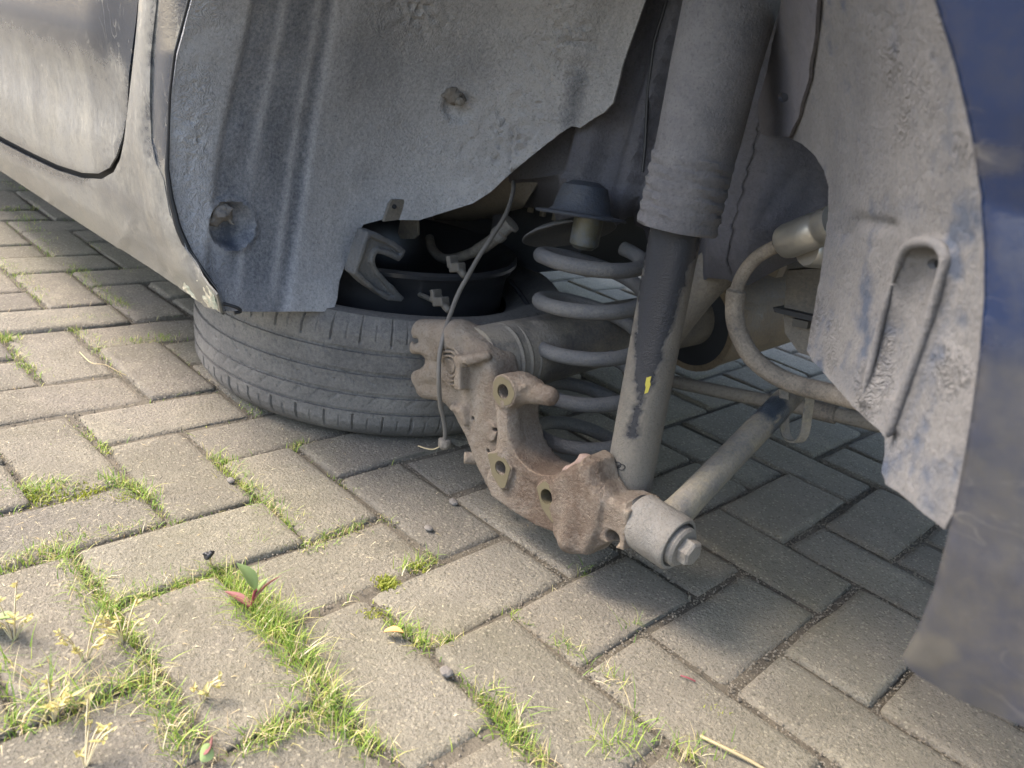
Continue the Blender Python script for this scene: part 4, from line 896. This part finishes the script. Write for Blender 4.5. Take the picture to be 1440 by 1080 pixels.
# ------------------------------------------------------------------ wheel lying flat under the sill
WC = Vector((-.30, .29, 0.0)); TR = .312
wheel = thing('spare_wheel', 'worn black tyre on its rim lying flat on the pavers under the sill', 'wheel', tuple(WC))
tp = [(.206, .150), (.212, .158), (.224, .166), (.245, .180), (.270, .190), (.290, .188), (.2985, .180)]
def trd(z): return TR - .0035 * ((z - .1) / .07) ** 2
grooves = [(.143, .0036), (.111, .0036), (.079, .0036), (.052, .0026)]
zs = sorted(set(np.round(np.r_[np.linspace(.174, .022, 62), [g + s * w for g, w in grooves for s in (-1, -.9, .9, 1)]], 5)), reverse=True)
for z in zs:
    r = trd(z)
    for g, w in grooves:
        if abs(z - g) < w * .95: r -= .0038
    tp.append((r - .004 * max(0, (z - .165) / .01) - .004 * max(0, (.032 - z) / .01), z))
tp += [(.2985, .016), (.290, .008), (.272, .002), (.245, .001), (.222, .006), (.212, .002), (.205, .004)]
def tdisp(a, j, r, h):
    if not (.018 < h < .182) or r < .296: return 0
    d = 0
    if h < .046 or h > .152:                                                  # shoulder slots, long and short by turns
        q = (a * 46 / math.pi) % 1
        if abs(q - .5) < .06: d = .0032 if int(a * 46 / math.pi) % 2 else .0014 * (h < .040 or h > .158)
    else:                                                                    # short slanted sipes in the ribs
        q = ((a + h * 3.2 * (1 if h > .098 else -1)) * 36 / math.pi) % 1; k = int(h / .016)
        if abs(q - .25 - .5 * (k % 2)) < .045 and (h * 1000 % 32) < 15: d = .0016
    return -d
lathe('tyre', tp, WC, (0, 0, 1), M['tyre'], wheel, 900, disp=tdisp, sharp=30)
rim = lathe('rim', [(.196, .150), (.197, .190), (.199, .205), (.206, .214), (.2085, .222), (.2125, .226), (.2125, .232), (.208, .236), (.204, .232), (.200, .222), (.192, .20), (.186, .17), (.180, .14), (.178, .05), (.15, .046), (.09, .04), (.05, .044), (.03, .044), (.03, .03), (.09, .026), (.18, .03), (.2, .015), (.208, .005)], WC, (0, 0, 1), M['rim'], wheel, 72)

# ------------------------------------------------------------------ grass, grit and weeds in the joints
class Blades:
    def __init__(s): s.V = []; s.F = []
    def blade(s, p, h, wd, az, bend, seg=3):
        p = np.array(p, float); d = np.array([math.cos(az), math.sin(az), 0]); sd = np.array([-d[1], d[0], 0]); b = len(s.V)
        for i in range(seg + 1):
            t = i / seg; c = p + d * (bend * h * t * t) + np.array([0, 0, h * (t - .35 * bend * t * t)]); ww = wd * (1 - t) ** .6 * .5 if i < seg else 0
            if i < seg: s.V += [c - sd * ww, c + sd * ww]
            else: s.V.append(c)
        for i in range(seg - 1): s.F.append((b + 2 * i, b + 2 * i + 1, b + 2 * i + 3, b + 2 * i + 2))
        s.F.append((b + 2 * seg - 2, b + 2 * seg - 1, b + 2 * seg))
    def build(s, name, mat): return mesh_obj(name, s.V, s.F, mat)
G = Blades(); ST = Blades(); MS = Blades()
rr = random.Random(11)
def tuft_line(a, b, n, h, spread=.006, dry=.12, wd=.0013):
    A = pick(*a, Z=0.0); B = pick(*b, Z=0.0)
    for _ in range(n):
        t = rr.random(); clump = .5 + .5 * math.sin(t * 17 + a[0]); 
        if rr.random() > .35 + .65 * clump: continue
        p = A + (B - A) * t + np.array([rr.gauss(0, spread), rr.gauss(0, spread), -.006])
        hh = h * rr.uniform(.35, 1.15); T_ = ST if rr.random() < dry * .7 else G
        T_.blade(p, hh, wd * rr.uniform(.6, 1.3), rr.uniform(0, 6.28), rr.uniform(.1, 1.3))
lines = [  # (from, to, blades, height, spread, dry) traced from where the joints are overgrown
 ((0, 692), (95, 682), 420, .016, .010, .1), ((30, 700), (110, 690), 200, .010, .010, .1), ((150, 672), (215, 700), 360, .020, .007, .06), ((215, 705), (262, 745), 170, .012, .006, .2),
 ((300, 640), (355, 690), 420, .018, .008, .08), ((355, 690), (410, 735), 420, .018, .009, .15), ((320, 770), (420, 735), 420, .013, .008, .3), ((420, 770), (510, 735), 380, .013, .008, .3),
 ((60, 760), (225, 735), 420, .012, .008, .5), ((0, 800), (70, 770), 240, .016, .010, .4), ((75, 770), (130, 830), 520, .020, .010, .2), ((120, 830), (165, 885), 520, .022, .010, .15), ((165, 885), (215, 960), 440, .024, .009, .3),
 ((150, 855), (240, 825), 460, .018, .009, .2), ((240, 825), (310, 800), 360, .016, .008, .2), ((300, 795), (335, 830), 330, .020, .008, .1), ((335, 830), (380, 880), 560, .034, .012, .08), ((375, 870), (420, 930), 460, .038, .011, .12),
 ((415, 925), (470, 1000), 420, .030, .010, .3), ((330, 1050), (460, 1000), 460, .022, .009, .35), ((470, 1000), (530, 1060), 300, .022, .009, .3), ((200, 950), (260, 1060), 420, .026, .009, .45), ((0, 1020), (180, 965), 420, .026, .009, .4), ((0, 930), (60, 1000), 130, .036, .014, .15), ((60, 960), (150, 990), 110, .034, .012, .4),
 ((690, 975), (725, 1035), 330, .024, .008, .1), ((655, 950), (690, 985), 110, .016, .006, .3), ((725, 1035), (770, 1075), 160, .022, .008, .4), ((545, 870), (600, 905), 260, .020, .007, .15), ((615, 905), (640, 895), 70, .018, .005, .2), ((570, 800), (612, 782), 130, .018, .006, .2), ((770, 895), (820, 920), 90, .020, .006, .35), ((835, 940), (880, 965), 70, .018, .006, .5), ((840, 1060), (900, 1020), 110, .032, .010, .2), ((940, 1060), (1000, 1060), 120, .026, .010, .5), ((715, 860), (745, 875), 60, .014, .005, .2), ((880, 895), (895, 870), 22, .030, .004, .1), ((810, 805), (830, 795), 26, .018, .004, .2),
 ((405, 630), (430, 620), 130, .014, .005, .15), ((465, 670), (500, 690), 60, .010, .004, .3), ((530, 720), (560, 735), 40, .012, .004, .3), ((345, 570), (360, 580), 60, .014, .005, .2), ((140, 620), (150, 635), 90, .012, .004, .1), ((120, 605), (130, 615), 50, .010, .004, .2),
 ((0, 365), (35, 390), 240, .016, .010, .05), ((35, 390), (62, 420), 240, .014, .009, .1), ((98, 372), (130, 398), 240, .018, .010, .05), ((130, 398), (165, 425), 200, .016, .009, .1), ((165, 420), (178, 432), 120, .018, .006, .05), ((40, 457), (160, 445), 420, .014, .010, .15), ((100, 460), (125, 470), 120, .012, .008, .2), ((122, 470), (175, 520), 260, .012, .008, .3), ((160, 480), (245, 473), 220, .014, .009, .25), ((0, 470), (20, 480), 160, .018, .008, .05), ((15, 490), (55, 530), 220, .014, .008, .15), ((30, 300), (70, 345), 220, .018, .012, .05), ((0, 295), (50, 290), 160, .016, .012, .1), ((55, 345), (78, 360), 100, .014, .008, .1), ((0, 255), (40, 268), 120, .016, .012, .1), ((70, 300), (120, 310), 90, .010, .01, .3), ((120, 340), (150, 352), 60, .012, .01, .2), ((170, 375), (190, 385), 60, .012, .01, .2), ((225, 470), (240, 476), 60, .012, .006, .3), ((75, 620), (105, 585), 24, .008, .004, .5)]
for l in lines: tuft_line(l[0], l[1], int(l[2] * 1.05), l[3], l[4], l[5])
for j in joints:                                                # thin growth along the other open joints
    mid = np.array([(j[0] + j[2]) / 2, (j[1] + j[3]) / 2, 0]); q, dz = project([mid]); x, y = q[0]
    if dz[0] < .1 or not (-200 < x < 1500 and 180 < y < 1300): continue
    dens = float(np.clip((0.12 - mid[1]) / .35, 0, 1)) * (1.0 if x < 560 else .45)
    for _ in range(int(26 * dens * rr.random() ** 1.5)):
        t = rr.random(); p = (j[0] + (j[2] - j[0]) * t + rr.gauss(0, .004), j[1] + (j[3] - j[1]) * t + rr.gauss(0, .004), -.006)
        (ST if rr.random() < .3 else G).blade(p, rr.uniform(.006, .016), .0013, rr.uniform(0, 6.28), rr.uniform(.2, 1.4))
for _ in range(190):                                            # clippings and bits of straw lying on the stones
    x = rr.betavariate(1, 1.9) * 900; y = 600 + rr.random() * 500; p = pick(x, y, Z=.003); ST.blade(p, .0022, .0012, rr.uniform(0, 6.28), rr.uniform(2, 5), 2)
for (x, y, n, rad) in ((545, 818, 260, .006), (525, 860, 60, .006), (120, 690, 160, .012), (60, 697, 160, .012), (180, 700, 90, .007), (590, 795, 60, .006), (1010, 1000, 50, .006)):
    c = pick(x, y, Z=.0)
    for _ in range(n):
        p = c + np.array([rr.gauss(0, rad), rr.gauss(0, rad), -.004]); MS.blade(p, rr.uniform(.003, .008), .0022, rr.uniform(0, 6.28), rr.uniform(.2, 1.0), 2)
o = G.build('grass', M['grass']); o['kind'] = 'stuff'; o['label'] = 'yellow green grass growing out of the paver joints'; o['category'] = 'grass'
o = ST.build('dry_straw', M['straw']); o['kind'] = 'stuff'; o['label'] = 'dry straw and clippings lying along the paver joints'; o['category'] = 'straw'
o = MS.build('moss', M['moss']); o['kind'] = 'stuff'; o['label'] = 'small cushions of moss in the paver joints'; o['category'] = 'moss'
# grit: loose grains in the joints and on the stones
oct_ = np.array([(1, 0, 0), (-1, 0, 0), (0, 1, 0), (0, -1, 0), (0, 0, 1), (0, 0, -1)], float); of = [(0, 2, 4), (2, 1, 4), (1, 3, 4), (3, 0, 4), (2, 0, 5), (1, 2, 5), (3, 1, 5), (0, 3, 5)]
V = []; F = []
def grain(x, y, z, r):
    b = len(V); k = [rr.uniform(.6, 1.2) for _ in range(3)]; a = rr.uniform(0, 6.28); ca, sa = math.cos(a), math.sin(a)
    for q in oct_: u_, v_, w_ = q[0] * k[0] * r, q[1] * k[1] * r, q[2] * k[2] * r * .8; V.append((x + u_ * ca - v_ * sa, y + u_ * sa + v_ * ca, z + w_))
    F.extend([tuple(b + i for i in f) for f in of])
for j in joints:
    mid = np.array([(j[0] + j[2]) / 2, (j[1] + j[3]) / 2, 0]); q, dz = project([mid]); x, y = q[0]
    if dz[0] < .1 or not (-100 < x < 1540 and 250 < y < 1200) or dz[0] > 1.7: continue
    edge = mid[0] > .25 and mid[1] > -.05
    for _ in range(90 if edge else 40):
        t = rr.random(); grain(j[0] + (j[2] - j[0]) * t + rr.gauss(0, .006 if edge else .0035), j[1] + (j[3] - j[1]) * t + rr.gauss(0, .006 if edge else .0035), -.005 + rr.random() * .005, rr.uniform(.0007, .0019))
for _ in range(1500):
    x, y = rr.random() * 1500 - 30, 560 + rr.random() * 560; p = pick(x, y, Z=.0015); grain(p[0], p[1], .0015, rr.uniform(.0005, .0013))
o = mesh_obj('grit', V, F, M['grit'], smooth=False); o['kind'] = 'stuff'; o['label'] = 'loose sand and grit in the paver joints'; o['category'] = 'grit'

def leaf_mesh(name, base, tip, width, mat, parent, curl=.15, n=8):
    base = np.array(base, float); tip = np.array(tip, float); ax_ = tip - base; Ln = np.linalg.norm(ax_); ax_ /= Ln; sd = np.cross(ax_, [.2, .3, 1.0]); sd /= np.linalg.norm(sd); up_ = np.cross(sd, ax_); V = []; F = []
    for side_ in (0, 1):
        for i in range(n + 1):
            t = i / n; wv = width * math.sin(math.pi * min(1, t * .94 + .05)) ** .8 * (1.15 - .5 * t)
            for k in (-1, -.5, 0, .5, 1): V.append(base + ax_ * Ln * t + sd * wv * k * .5 + up_ * (curl * Ln * math.sin(t * 2.4) * .5 + abs(k) * wv * .18 - side_ * .0006))
    m2 = (n + 1) * 5
    for i in range(n):
        for k in range(4): a = i * 5 + k; F += [(a, a + 1, a + 6, a + 5), (m2 + a + 5, m2 + a + 6, m2 + a + 1, m2 + a)]
    return mesh_obj(name, V, F, mat, parent)
# the broad-leaved weed with red lower leaves
wb = pick(352, 862, Z=0.0); weed = thing('weed', 'broad leaved weed with one red leaf growing from a grassy paver joint', 'weed', tuple(wb))
top = wb + np.array([.004, .002, .030]); tube('stem', catmull([wb - np.array([0, 0, .006]), wb + np.array([0, .002, .014]), top], 5), .0016, M['redstem'], weed, 8)
leaf_mesh('leaf', top, top + np.array([-.022, -.010, .020]), .020, M['leaf'], weed); leaf_mesh('leaf', top - np.array([0, 0, .006]), top + np.array([.006, .010, .012]), .007, M['leaf'], weed)
leaf_mesh('leaf', top - np.array([0, 0, .010]), top + np.array([.022, .014, .022]), .006, M['redleaf'], weed)
leaf_mesh('leaf', wb + np.array([0, 0, .008]), wb + np.array([-.030, -.012, .010]), .013, M['redleaf'], weed); tube('stem', [wb + np.array([0, 0, .006]), wb + np.array([-.012, -.004, .008])], .0012, M['redstem'], weed, 6)
# pale yellow going-to-seed weeds in the foreground
def seedy(px_, py_, hh, n, label):
    b = pick(px_, py_, Z=0.0); t_ = thing('seeding_weed', label, 'weed', tuple(b), 'pale weeds gone to seed in the joints')
    for k in range(n):
        a = rr.uniform(0, 6.28); h_ = hh * rr.uniform(.6, 1.1); tip = b + np.array([math.cos(a) * h_ * .6, math.sin(a) * h_ * .6, h_])
        tube('stem', catmull([b - np.array([0, 0, .005]), (b + tip) / 2 + np.array([0, 0, .006]), tip], 4), .0007, M['straw'], t_, 5)
        for q in range(6):
            s_ = tip - (tip - b) * rr.random() * .35; e_ = s_ + np.array([rr.gauss(0, .0035), rr.gauss(0, .0035), rr.uniform(.001, .004)]); leaf_mesh('leaf', s_, e_, rr.uniform(.002, .0034), M['yellowleaf'], t_, .1, 4)
for i, (a, b, c, d) in enumerate(((20, 900, .042, 7), (120, 930, .036, 8), (175, 905, .036, 8), (75, 1010, .030, 8), (120, 1075, .040, 6), (285, 985, .024, 5))):
    seedy(a, b, c, d, ['pale seeding weed at the end of a grassy joint by a broad green leaf', 'pale yellow seeding weed rising from thick dry grass', 'tall pale yellow weed with seed heads over a paver corner', 'low dry tan weed with crumpled leaves', 'thin seeding weed with round yellow heads', 'short yellow green weed on bare paver'][i])
bl = pick(0, 900, Z=0); t_ = thing('green_weed', 'broad bright green leaf of a weed beside seeding grass', 'weed', tuple(bl)); leaf_mesh('leaf', bl + np.array([-.02, -.01, .004]), bl + np.array([.012, .010, .026]), .026, M['leaf'], t_); tube('stem', [bl + np.array([-.02, -.01, -.006]), bl + np.array([-.019, -.0095, .004])], .001, M['leaf'], t_, 6)
b = pick(283, 1070, Z=0); t_ = thing('small_weed', 'small round green leaf with red tip among dry grass', 'weed', tuple(b)); leaf_mesh('leaf', b, b + np.array([.004, .004, .018]), .014, M['leaf'], t_); leaf_mesh('leaf', b + np.array([0, .002, .006]), b + np.array([.003, .006, .026]), .008, M['redleaf'], t_)
b = pick(540, 888, Z=.004); t_ = leaf_mesh('dead_leaf', b, b + np.array([.016, .012, .002]), .012, M['deadleaf'], None, .3); tag(t_, 'small curled orange dead leaf on a tuft of grass', 'leaf')
b = pick(293, 787, Z=.010); t_ = thing('dried_bud', 'small black dried flower bud on a thin stalk above a paver', 'bud', tuple(pick(293, 787, Z=0)))
lump('bud_head', b + np.array([0, 0, .006]), .0045, M['seal'], t_, 8, .0009, amp=.004, sc=260); tube('stalk', [pick(300, 800, Z=-.005), b + np.array([0, 0, .004])], .0007, M['straw'], t_, 5)
for (x, y, r, lab) in ((602, 743, .0055, 'small brown pebble in the middle of a paver'), (637, 705, .006, 'small brown clod where four pavers meet'), (325, 676, .005, 'flat grey stone chip beside a strip of grass'), (627, 945, .006, 'dark flake of bark at the end of a paver joint')):
    p = pick(x, y, Z=.003); o = lump('pebble', p, r, M['mud'], None, int(x), .0011, (1.2, .9, .5), amp=r * .6, sc=160); tag(o, lab, 'pebble')
pts = [pick(x, y, Z=z) for x, y, z in ((112, 495, .004), (128, 510, .012), (148, 513, .014), (165, 522, .008), (178, 528, .003))]; tag(tube('straw_stalk', catmull(pts, 5), .0008, M['straw'], None, 6), 'long pale straw stalk arched over the edge of a paver', 'straw')
pts = [pick(x, y, Z=z) for x, y, z in ((957, 950, .002), (967, 953, .003), (978, 958, .002))]; tag(tube('twig', catmull(pts, 5), .0008, M['redstem'], None, 6), 'short dark twig lying on a bare pale paver', 'twig')
pts = [pick(x, y, Z=z) for x, y, z in ((985, 1035, .003), (1020, 1052, .006), (1055, 1070, .004), (1080, 1085, .002))]; tag(tube('straw_stalk', catmull(pts, 5), .0016, M['straw'], None, 6), 'thick pale dry stem lying along a paver joint', 'straw')
